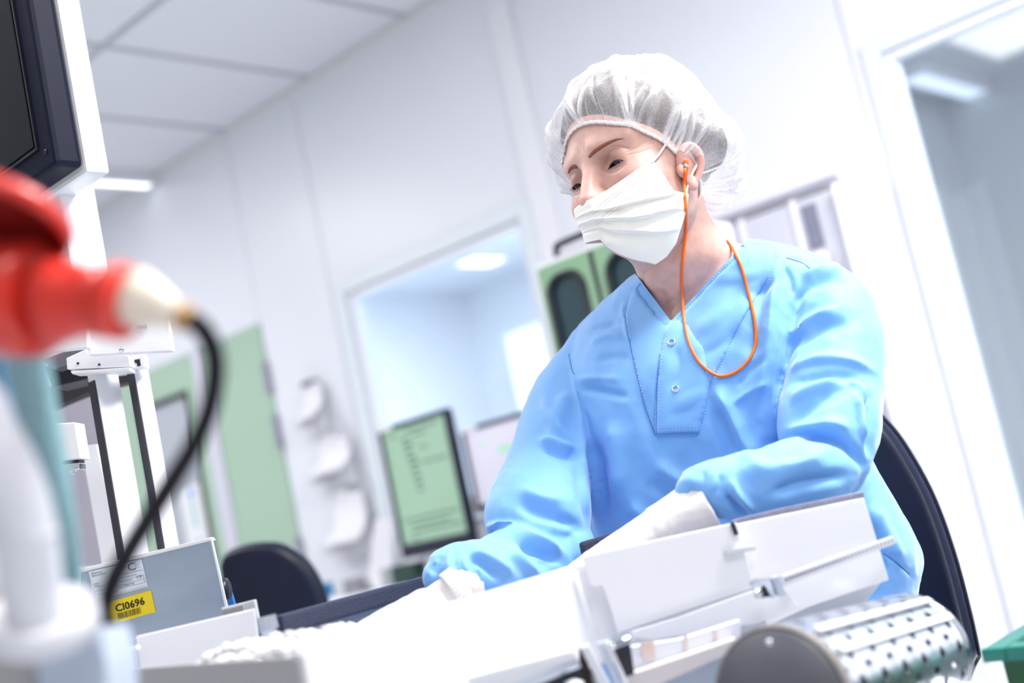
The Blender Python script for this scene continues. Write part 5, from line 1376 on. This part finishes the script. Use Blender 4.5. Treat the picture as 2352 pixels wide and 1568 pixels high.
def write(name, s, o, ex, ey, u, v, w, h, m, parent, align='L', off=.00025, bold=0.0):
    """lettering scaled to width w and cap height h (fractions of the plate) at u, v."""
    V, F = text_vf(s, 1.0, bold); lo, hi = V[:, :2].min(0), V[:, :2].max(0)
    V[:, 0] = (V[:, 0]-lo[0])/(hi[0]-lo[0])*w+u; V[:, 1] = (V[:, 1]-lo[1])/(hi[1]-lo[1])*h+v
    ez = -BACK
    return tag(link(name, mesh(name, on_frame(V, o, ex, ey, off, ez), F), m, parent), kind='stuff')
m_ink = mat('black_ink', (0.02, 0.014, 0.014), 0.6, var=0.2); m_ink2 = mat('navy_ink', (0.05, 0.07, 0.16), 0.6, var=0.2); m_inkl = mat('pale_ink_outline', (0.48, 0.54, 0.66), 0.6)
m_yel = mat('yellow_label_paper', (0.86, 0.66, 0.015), 0.5, var=0.04, vscale=50); m_lab = mat('silver_white_label', (0.70, 0.74, 0.80), 0.4, var=0.03)
yl, o, ex, ey = label_plate('yellow_label', [(243, 1384), (346, 1355), (357, 1405), (253, 1434)], 1.3335, m_yel, cb)
write('inventory_number', 'CI0696', o, ex, ey, .18, .45, .64, .36, m_ink, yl, bold=.028)
bars = []; g6 = np.random.default_rng(4); u = .20
while u < .70:
    w = g6.choice([.006, .010, .016]); bars.append(np.array([(u, .12, 0), (u+w, .12, 0), (u+w, .40, 0), (u, .40, 0)])); u += w+g6.choice([.006, .009, .014])
V, F = join_vf([(b, [(0, 1, 2, 3)]) for b in bars])
tag(link('barcode', mesh('barcode', on_frame(V, o, ex, ey, .00025, -BACK), F), m_ink, yl), kind='stuff')
wl_, o, ex, ey = label_plate('data_plate', [(203, 1312), (325, 1284), (339, 1347), (219, 1378)], 1.3335, m_lab, cb)
for s, u, v, w, h, mm in (('Pharma', .05, .86, .19, .065, m_ink2), ('Electronic', .05, .78, .26, .065, m_ink2), ('P', .62, .70, .10, .24, m_inkl), ('C', .73, .66, .14, .26, m_ink2), ('E', .87, .70, .09, .24, m_inkl),
                          ('Straße 2, D-64673 Zwingenberg', .42, .575, .56, .05, m_ink2), ('pharmacontrol.de', .42, .465, .44, .065, m_ink2), ('Vision Harlequin', .34, .325, .42, .075, m_ink2),
                          ('01C0170860702', .42, .195, .36, .075, m_ink2), ('0477', .36, .07, .11, .065, m_ink2), ('CE', .84, .36, .10, .085, m_ink2), ('Telefon', .02, .52, .12, .04, m_ink2), ('Telefax', .02, .45, .12, .04, m_ink2)):
    write('plate_text', s, o, ex, ey, u, v, w, h, mm, wl_)
lines = [((.02, v), (.98, v)) for v in (.42, .29, .165, .04)]+[((.97, .16), (.97, .42)), ((.02, .04), (.02, .42))]
V, F = join_vf([(np.array([(a[0], a[1]-.004, 0), (b[0]+(.006 if a[0] == b[0] else 0), a[1]-.004 if a[1] == b[1] else a[1], 0), (b[0]+(.006 if a[0] == b[0] else 0), b[1]+.004, 0), (a[0], b[1]+.004, 0)]), [(0, 1, 2, 3)]) for a, b in lines])
tag(link('ruled_lines', mesh('ruled_lines', on_frame(V, o, ex, ey, .00022, -BACK), F), m_ink2, wl_), kind='stuff')
# scratches on the box are real wear lines
# ------------------------------------------------------------------ red industrial plug and socket
m_red = mat('red_plug_plastic', (0.62, 0.030, 0.018), 0.32, var=0.06, vscale=40, coat=0.15)
m_red2 = mat('dark_red_plastic', (0.22, 0.008, 0.006), 0.4, var=0.1, vscale=40)
m_cream = mat('cream_gland', (0.70, 0.62, 0.52), 0.45, var=0.06, vscale=60)
m_amber = mat('tan_gland_nut', (0.42, 0.25, 0.10), 0.5, var=0.1)
m_cable = mat('black_cable_rubber', (0.007, 0.005, 0.010), 0.55, spec=0.2, var=0.3, vscale=60, bump=0.15, bscale=300)
dP = 0.62; k_ = dP/FPX
a0, a1 = P(-60, 690, dP+.02), P(300, 694, dP-.004)
pg = thing('power_plug', a1, 'red round industrial plug with cream gland and black cable', 'plug')
axd = nrm(a1-a0); Lp = np.linalg.norm(a1-a0)
lathe('plug_body', P(110, 690, dP+.006), a1, [(0, .0215), (.010, .0212), (.016, .0188), (.020, .0182), (.0285, .0180), (.031, .0186)], m_red, pg, 48)
lathe('locking_ring', P(248, 690, dP), a1, [(0, .0150), (.001, .0186), (.004, .0196), (.009, .0196), (.0115, .0180), (.012, .012)], m_red, pg, 48)
g0, g1 = P(300, 680, dP), P(436, 733, dP-.004)
lathe('gland', g0, g1, [(0, .0150), (.003, .0152), (.010, .0135), (.020, .0092), (.0265, .0066), (.027, .003)], m_cream, pg, 40)
lathe('gland_nut', P(412, 724, dP-.002), P(446, 738, dP-.004), [(0, .0066), (.002, .0072), (.006, .0070), (.0075, .0050)], m_amber, pg, 20)
cab = [(432, 731, dP-.002), (462, 752, dP-.004), (488, 800, .62), (494, 860, .622), (480, 940, .63), (446, 1020, .64), (398, 1100, .655), (345, 1185, .67), (296, 1265, .69), (262, 1330, .705), (244, 1392, .715), (243, 1450, .72), (240, 1510, .72)]
tube('cable', [P(*q) for q in cab], [.0052]*6+[.0056]*4+[.0048]*3, m_cable, pg, 20, 120)
slab('cable_boot', quad([(205, 1398), (228, 1392), (262, 1440), (258, 1500), (208, 1462), (222, 1430)], .74), BACK*.012, m_cable, pg, .001)
sk = thing('power_socket', P(40, 690, dP+.02), 'red socket housing with open hinged lid at the left edge', 'socket')
lathe('socket_body', P(-150, 688, dP+.035), P(132, 690, dP+.006), [(0, .026), (.004, .029), (.062, .0292), (.069, .0285), (.071, .020)], m_red, sk, 56)
# open lid seen from below
lc = P(20, 492, dP+.012); ln = nrm(CR*-.22+CU*-.86-FW*.46)
lathe('lid', lc-ln*.006, lc+ln*.02, [(0, .020), (.001, .0300), (.004, .0335), (.012, .0340), (.0125, .0318), (.005, .0305), (.004, .002)], m_red, sk, 56)
lathe('lid_gasket', lc-ln*.0005, lc+ln*.02, [(0, .0290), (.003, .0295), (.0032, .024), (.0005, .023)], m_red2, sk, 48)
slab('lid_hinge', quad([(-30, 548), (88, 545), (112, 585), (-30, 590)], dP+.02), BACK*.02, m_red, sk, .003)
# hoses and pipe work
m_aqua = mat('aqua_braided_hose', (0.22, 0.39, 0.43), 0.6, spec=.3, var=0.3, vscale=260, stretch=(1, 1, .4), bump=0.8, bscale=380)
m_blueh = mat('steel_blue_hose', (0.10, 0.24, 0.38), 0.5, var=0.3, vscale=200)
hs = tag(tube('braided_hose', [P(46, 735, .675), P(58, 800, .69), P(78, 900, .70), P(104, 1020, .705), P(132, 1160, .71), P(152, 1280, .72), P(166, 1400, .73)], [.0118, .0118, .0115, .0105, .0092, .0080, .0072], m_aqua, None, 24, 80),
   'aqua braided hose running down beside the white pipe', 'hose')
tag(tube('braided_hose', [P(-70, 745, .69), P(-20, 815, .73), P(18, 940, .74), P(40, 1080, .75), P(60, 1240, .76), P(90, 1470, .74)], .0075, m_blueh, None, 18, 50), 'dark blue hose behind the aqua hose at the left edge', 'hose')
wp = thing('white_pipe', P(40, 1200, .62), 'thick white pipe bend with a flange under the red socket', 'pipe')
tube('bend', [P(-420, 800, .62), P(-110, 900, .60), P(-30, 1010, .60), P(28, 1120, .605), P(58, 1230, .61), P(72, 1340, .62), P(80, 1420, .625)], [.0160, .0160, .0158, .0154, .0152, .0150, .0150], m_tray, wp, 32, 60)
tube('sleeve_seam', [P(58, 1226, .61), P(60, 1240, .61)], .0158, m_tray, wp, 32)
lathe('flange', P(92, 1400, .63), P(100, 1462, .635), [(0, .026), (.001, .028), (.012, .0285), (.013, .026)], m_tray, wp, 40)
slab('lower_block', quad([(78, 1466), (228, 1450), (244, 1520), (252, 1640), (84, 1650)], .66), BACK*.05, m_bgrey, wp, .004)
slab('grey_block', quad([(-40, 1490), (78, 1484), (86, 1650), (-40, 1660)], .68), BACK*.05, m_grey, wp, .004)
slab('cream_block', quad([(-30, 1350), (14, 1352), (20, 1490), (-30, 1490)], .70), BACK*.03, m_cream, wp, .003)
V, F = sphere_vf(P(262, 1524, .70), .0092, 28, 20); link('ball_knob', mesh('ball_knob', V, F), m_tray, wp, True)
tube('support_tube', [P(130, 1640, .70), P(150, 1900, .72), np.array([P(150, 1900, .72)[0], P(150, 1900, .72)[1], 0.0])], .02, m_steel, wp, 16, 10)
# ------------------------------------------------------------------ things at the back wall
def rounded_rect(x0, x1, z0, z1, r, n=8):
    o = []
    for cx, cz, a0 in ((x1-r, z1-r, 0), (x0+r, z1-r, 90), (x0+r, z0+r, 180), (x1-r, z0+r, 270)):
        for k in range(n+1):
            a = math.radians(a0+90*k/n); o.append((cx+r*math.cos(a), cz+r*math.sin(a)))
    return o
# desk
m_desk = mat('pale_grey_worktop', (0.70, 0.70, 0.74), 0.4, var=0.03)
dk = thing('desk', (-3.0, 2.9, 0), 'long pale grey desk under the monitors at the back wall', 'desk')
box('worktop', (-4.16, 2.55, .715), (-2.06, D-.03, .745), m_desk, dk, .003)
for x, y in ((-4.1, 2.62), (-2.15, 2.62), (-4.1, 3.15), (-2.15, 3.15)): box('leg', (x-.025, y-.025, 0), (x+.025, y+.025, .715), m_alu, dk, .002)
box('modesty_board', (-4.05, 3.10, .35), (-2.2, 3.12, .71), m_black, dk)
m_scr1 = mat('green_document_screen', (0.24, 0.36, 0.27), 0.5, spec=.1, emit=0.55); m_scr2 = mat('pale_grey_screen', (0.42, 0.41, 0.48), 0.5, spec=.1, emit=0.75)
m_line = mat('screen_text', (0.06, 0.12, 0.08), 0.5, emit=0.2); m_gmark = mat('green_screen_mark', (0.04, 0.50, 0.14), 0.5, emit=0.8); m_lilac = mat('grey_screen_text', (0.60, 0.60, 0.68), 0.5, emit=0.55)
def monitor(x0, x1, z0, z1, y, label, ms, bz=.016, bb=.03):
    t = thing('monitor', ((x0+x1)/2, y+.05, .745), label, 'monitor')
    bm = bmesh.new()
    for lo, hi in (((x0, y, z0), (x0+bz, y+.03, z1)), ((x1-bz, y, z0), (x1, y+.03, z1)), ((x0+bz, y, z1-bz), (x1-bz, y+.03, z1)), ((x0+bz, y, z0), (x1-bz, y+.03, z0+bb))): box_bm(bm, lo, hi)
    link('bezel', bm_mesh('bezel', bm), mat('dark_navy_bezel', (0.016, 0.018, 0.040), 0.45, var=0.2), t)
    box('back_cover', (x0+.01, y+.012, z0+.01), (x1-.01, y+.045, z1-.01), m_black, t, .004)
    sc = box('screen', (x0+bz, y+.006, z0+bb), (x1-bz, y+.0115, z1-bz), ms, t)
    xm = (x0+x1)/2
    box('stand_neck', (xm-.03, y+.046, .76), (xm+.03, y+.075, (z0+z1)/2), m_black, t, .003)
    box('stand_foot', (xm-.12, y-.05, .7455), (xm+.12, y+.15, .762), m_black, t, .003)
    box('sticker', (x0+.002, y-.0012, z1-.014), (x0+.075, y-.0002, z1-.001), m_whiteb, t)
    return t, sc
def marks(L, y, m, parent, nm='screen_marks'):
    V, F = join_vf([(np.array([(a, y, c), (b, y, c), (b, y, d_), (a, y, d_)]), [(0, 1, 2, 3)]) for a, b, c, d_ in L]); me = mesh(nm, V, F)
    return tag(link(nm, me, m, parent), kind='stuff')
t, sc = monitor(-3.205, -2.862, .833, 1.286, 2.90, 'upright monitor showing a pale green document', m_scr1, .016, .045)
g7 = np.random.default_rng(8); L = []
for k in range(9): L.append((-3.10+.004*k, -3.10+.004*k+g7.uniform(.02, .045), 1.225-.022*k-.004, 1.225-.022*k+.006))
for a, b, z in ((-3.16, -3.13, 1.245), (-3.08, -2.92, 1.252), (-3.05, -2.98, 1.232), (-3.02, -2.99, 1.185), (-3.02, -2.90, 1.135), (-3.17, -2.90, .958), (-3.14, -2.95, .935), (-3.14, -2.90, .915), (-3.14, -3.11, .892)): L.append((a, b, z-.003, z+.003))
for a, b, z in ((-3.02, -2.95, 1.065), (-3.03, -2.98, 1.015)): pass
marks(L, 2.9055, m_line, sc)
t, sc = monitor(-2.845, -2.36, .935, 1.208, 2.93, 'wide monitor with a pale grey screen and green marks', m_scr2, .014, .018)
marks([(-2.70, -2.60, 1.105, 1.117), (-2.77, -2.758, 1.133, 1.145), (-2.755, -2.742, .985, 1.0)], 2.9355, m_gmark, sc)
marks([(-2.80, -2.42, 1.168-.018*k, 1.170-.018*k) for k in range(11)], 2.9353, m_lilac, sc)
# clutter on the desk
m_paper = mat('white_paper', (0.84, 0.84, 0.88), 0.8, var=0.02)
def sheetstack(x, y, w, d_, a, n, label):
    t = thing('paper_stack', (x, y, .7455), label, 'papers')
    for k in range(n):
        ca, sa = math.cos(a+.06*k), math.sin(a+.06*k); e1, e2 = np.array([ca, sa, 0]), np.array([-sa, ca, 0])
        obox('sheet', (x+.004*k, y-.003*k, .748+.0045*k), (e1, e2, UPZ), (w/2, d_/2, .0021), m_paper, t)
    return t
sheetstack(-3.62, 2.68, .30, .21, .1, 3, 'stack of white papers lying on the desk left of the monitors')
sheetstack(-3.28, 2.64, .21, .15, -.1, 2, 'small pile of white papers on the desk edge before the upright monitor')
def desk_box(x, y, w, d_, h, m, label, nm='small_box', cat='box', lid=None):
    t = thing(nm, (x, y, .7455), label, cat)
    box('body', (x-w/2, y-d_/2, .7455), (x+w/2, y+d_/2, .7455+h), m, t, .003)
    box('lid', (x-w/2-.002, y-d_/2-.002, .7456+h), (x+w/2+.002, y+d_/2+.002, .7456+h+.008), lid or m, t, .002)
    return t
desk_box(-3.70, 2.95, .035, .035, .05, mat('blue_cap_plastic', (0.02, 0.22, 0.50), 0.4, var=0.1), 'small blue pot on the desk below the hanging papers', 'blue_pot', 'pot')
desk_box(-3.60, 3.00, .07, .05, .045, mat('grey_card', (0.30, 0.30, 0.34), 0.6, var=0.2), 'small grey box between the blue pot and the white dispenser')
desk_box(-3.45, 3.00, .05, .05, .06, m_whiteb, 'small white pot beside the grey box on the desk', 'white_pot', 'pot')
desk_box(-3.32, 3.02, .12, .06, .06, mat('dark_green_card', (0.03, 0.07, 0.055), 0.5, var=0.2), 'dark green box on the desk beside the upright monitor')
dp_ = thing('tissue_dispenser', (-3.52, 3.12, .7455), 'leaning white paper stand on the desk before the wall', 'dispenser')
slab('front_sheet', [(-3.62, 3.09, .80), (-3.48, 3.09, .80), (-3.46, 3.12, .99), (-3.56, 3.12, .99)], (0, .02, 0), m_paper, dp_, .002)
box('foot', (-3.62, 3.05, .7455), (-3.46, 3.16, .80), m_whiteb, dp_, .003)
slab('side_sheet', [(-3.44, 3.10, .7456), (-3.34, 3.10, .7456), (-3.33, 3.12, .90), (-3.42, 3.12, .89)], (0, .02, 0), m_paper, dp_, .002)
cu = thing('glass_cup', (-3.93, 2.72, .7455), 'clear plastic cup at the left end of the desk', 'cup')
lathe('wall', (-3.93, 2.72, .746), (-3.93, 2.72, 1), [(0, .028), (.002, .030), (.085, .040), (.086, .038), (.004, .028)], mat('clear_cup', (0.88, 0.89, 0.93), 0.12, alpha=0.55), cu, 28)
lathe('rim', (-3.93, 2.72, .832), (-3.93, 2.72, 1), [(0, .0385), (.003, .0415), (.005, .039)], m_whiteb, cu, 28)
# papers hanging on the wall, clipped one below the other
for k, (zt, zb, x0, x1, label) in enumerate(((1.585, 1.38, -3.99, -3.84, 'uppermost white paper wad hanging from the wall hook'), (1.345, 1.15, -3.97, -3.73, 'middle wad of curling white papers hanging on the wall'),
                                    (1.12, .87, -3.95, -3.71, 'lowest wad of curling white papers hanging on the wall'))):
    t = thing('hanging_papers', ((x0+x1)/2, D-.01, zt), label, 'papers', 'papers hanging beside the green door')
    for j in range(3):
        n = 10; V = []; F = []
        for i in range(n):
            s = i/(n-1); z = zt+(zb+.03*j-zt)*s; y = D-.012-.010*j-.045*s*s*(1+.5*j)-.012*math.sin(s*5+j)
            for u_ in np.linspace(0, 1, 7):
                V.append((x0+(x1-x0)*(u_*(0.72+.28*s)+.14*(1-s))+.01*j, y-.03*s*(u_-.5)**2*4*(j % 2), z))
        for i in range(n-1):
            for q in range(6): a = i*7+q; F.append((a, a+1, a+8, a+7))
        A = np.array(V); VV = np.vstack([A, A+np.array([0, .0012, 0])]); m_ = len(A); FF = F+[tuple(i+m_ for i in f[::-1]) for f in F]
        ed = list(range(7))+[i*7+6 for i in range(1, n)]+[(n-1)*7+i for i in range(5, -1, -1)]+[i*7 for i in range(n-2, 0, -1)]
        for a, b in zip(ed, ed[1:]+ed[:1]): FF.append((a, b, b+m_, a+m_))
        me = mesh('sheet', VV, FF); fixn(me); link('sheet', me, m_paper, t, True)
    box('clip', ((x0+x1)/2-.03, D-.05, zt-.005), ((x0+x1)/2+.03, D, zt+.018), mat('grey_clip', (0.22, 0.23, 0.30), 0.4, 0.5) if k == 0 else m_whiteb, t, .002)
# small green-doored cabinet
gc_ = thing('green_cabinet', (-1.77, 2.57, 0), 'white cabinet with two green doors and rounded dark windows', 'cabinet')
boxes('casing', [((-1.962, 2.415, 0), (-1.950, 2.74, 1.502)), ((-1.590, 2.415, 0), (-1.578, 2.74, 1.502)), ((-1.950, 2.415, 1.488), (-1.590, 2.74, 1.502)), ((-1.950, 2.70, 0.05), (-1.590, 2.74, 1.488)), ((-1.950, 2.415, 0), (-1.590, 2.70, .05))], m_white, gc_)
m_dwin = mat('dark_teal_door_glass', (0.012, 0.045, 0.06), 0.06, spec=1.0, var=0.3, vscale=9, coat=0.6)
for i, (x0, x1) in enumerate(((-1.949, -1.772), (-1.768, -1.591))):
    zb, zt = .06, 1.486; wx0, wx1, wz0, wz1 = x0+.020, x1-.042, 1.06, 1.452
    if i: wx0, wx1 = x0+.030, x1-.020
    inner = rounded_rect(wx0, wx1, wz0, wz1, .045)
    n = len(inner); bm = bmesh.new()
    def rp(q):                               # ray from window centre to the door's rectangle
        cx, cz = (wx0+wx1)/2, (wz0+wz1)/2; dx, dz = q[0]-cx, q[1]-cz
        s = min([(x1-cx)/dx if dx > 1e-9 else 1e9, (x0-cx)/dx if dx < -1e-9 else 1e9, (zt-cz)/dz if dz > 1e-9 else 1e9, (zb-cz)/dz if dz < -1e-9 else 1e9]); return (cx+dx*s, cz+dz*s)
    vi = [bm.verts.new((a, 2.40, b)) for a, b in inner]; vo = [bm.verts.new((rp(q)[0], 2.40, rp(q)[1])) for q in inner]
    vi2 = [bm.verts.new((a, 2.414, b)) for a, b in inner]
    for k in range(n):
        j = (k+1) % n; bm.faces.new((vi[k], vi[j], vo[j], vo[k])); bm.faces.new((vi[k], vi2[k], vi2[j], vi[j]))
    for cx, cz in ((x0, zb), (x1, zb), (x1, zt), (x0, zt)):
        c = bm.verts.new((cx, 2.40, cz)); dd = sorted(vo, key=lambda v: (v.co.x-cx)**2+(v.co.z-cz)**2)[:6]
        al = [(k, (k+1) % n) for k in range(n) if (vo[k].co.x-vo[(k+1) % n].co.x != 0 and vo[k].co.z-vo[(k+1) % n].co.z != 0)]
        for k, j in al:
            if abs((vo[k].co.x-cx)*(vo[j].co.x-cx)) < 1e-9 and abs((vo[k].co.z-cz)*(vo[j].co.z-cz)) < 1e-9 and (vo[k].co-c.co).length > 1e-6 and (vo[j].co-c.co).length > 1e-6:
                try: bm.faces.new((vo[k], vo[j], c))
                except ValueError: pass
    dr_ = link('door', bm_mesh('door', bm), m_mgreen, gc_)
    pts = [np.array([a, 2.402, b]) for a, b in inner]; tube('gasket', pts+[pts[0]], .0085, m_gasket, dr_, 10)
    slab('pane', [np.array([a, 2.410, b]) for a, b in inner], (0, .003, 0), m_dwin, dr_)
hl = tag(tube('top_handle', [(-1.93, 2.47, 1.503), (-1.928, 2.47, 1.535), (-1.90, 2.47, 1.545), (-1.70, 2.47, 1.545), (-1.675, 2.47, 1.535), (-1.672, 2.47, 1.503)], .009, m_black, gc_, 12, 50), None)
slab('top_tray', [(-1.92, 2.46, 1.5025), (-1.66, 2.46, 1.5025), (-1.66, 2.46, 1.520), (-1.92, 2.46, 1.520)], (0, .12, 0), m_grey, gc_, .002)
# white glass-fronted cabinet behind her shoulder
wc = thing('white_cabinet', (-1.55, 3.05, 0), 'tall white cabinet with grey panels beside the glazed door', 'cabinet')
boxes('carcass', [((-1.80, 2.95, 0), (-1.785, D-.02, 1.56)), ((-1.372, 2.95, 0), (-1.356, D-.02, 1.56)), ((-1.785, 2.95, 1.545), (-1.372, D-.02, 1.56)), ((-1.785, 3.20, 0.05), (-1.372, D-.02, 1.545)), ((-1.785, 2.95, 0), (-1.372, 3.20, .05))], m_white, wc)
m_pan = mat('lilac_grey_door_panel', (0.60, 0.60, 0.68), 0.35, var=0.03)
for x0, x1 in ((-1.783, -1.66), (-1.645, -1.500), (-1.487, -1.375)):
    box('door_panel', (x0, 2.93, .06), (x1, 2.945, 1.535), m_pan, wc, .001)
for x in (-1.652, -1.493): box('door_rail', (x-.007, 2.922, .06), (x+.006, 2.948, 1.54), m_white, wc, .001)
box('top_edge', (-1.80, 2.925, 1.5605), (-1.356, 2.96, 1.572), m_pan, wc, .001)
box('dark_slot', (-1.474, 2.926, 1.40), (-1.432, 2.9295, 1.515), mat('slate_slot', (0.20, 0.20, 0.28), 0.5, var=0.1), wc)
V, F = sphere_vf((-1.452, 2.915, 1.362), (.03, .016, .03), 20, 14); link('cream_bag', mesh('cream_bag', V, F), mat('cream_plastic_bag', (0.74, 0.70, 0.68), 0.6, var=0.1, vscale=20, bump=.4, bscale=60), wc, True)
od = thing('cabinet_side_door', (-1.29, 2.83, 0), 'plain white door panel standing open beside the white cabinet', 'door panel')
slab('board', [(-1.352, 2.905, .03), (-1.262, 2.868, .03), (-1.262, 2.868, 1.565), (-1.352, 2.905, 1.535)], (.006, .014, 0), m_whiteb, od, .001)
boxes('edge_strip', [((-1.362, 2.898, .03), (-1.354, 2.91, 1.54))], m_white, od)
# second chair, black, at the desk
oc = P(620, 1360, 2.55)
ch = thing('office_chair', (oc[0], oc[1], 0), 'black rounded chair in front of the desk, left of the monitors', 'chair')
ol = catmull([(498, 1300), (512, 1272), (560, 1254), (620, 1252), (665, 1272), (700, 1310), (726, 1360), (742, 1420), (745, 1490), (700, 1560), (620, 1580), (540, 1540), (512, 1420), (498, 1300)], 60)[:-1]
bd2 = nrm(np.array([-.3, .9, .1]))
pillow('backrest', [P(a, b, 2.52) for a, b in ol], bd2, .05, m_navy, ch)
pillow('back_shell', [P(a+3, b-3, 2.56) for a, b in ol], bd2, .03, m_black, ch)
lathe('seat', (oc[0]+.05, oc[1]-.10, .46), (oc[0]+.05, oc[1]-.10, .6), [(0, .17), (.01, .21), (.05, .22), (.07, .20), (.075, .05)], m_navy, ch, 36)
lathe('gas_column', (oc[0]+.05, oc[1]-.10, .06), (oc[0]+.05, oc[1]-.10, .5), [(0, .03), (.2, .03), (.2, .02), (.40, .02)], m_chrome, ch, 18)
for k in range(5):
    a = k*2*math.pi/5; d_ = np.array([math.cos(a), math.sin(a), 0]); c = np.array([oc[0]+.05, oc[1]-.10, .075])
    tube('foot', [c, c+d_*.15, c+d_*.27+np.array([0, 0, -.03])], [.024, .02, .015], m_black, ch, 10, 10)
    V, F = sphere_vf(c+d_*.27+np.array([0, 0, -.047]), .028, 14, 10); link('caster', mesh('caster', V, F), m_black, ch, True)
tube('back_bar', [np.array([oc[0], oc[1]+.03, .70]), np.array([oc[0]+.03, oc[1]+.06, .50]), np.array([oc[0]+.05, oc[1]-.10, .465])], .018, m_black, ch, 10, 16)
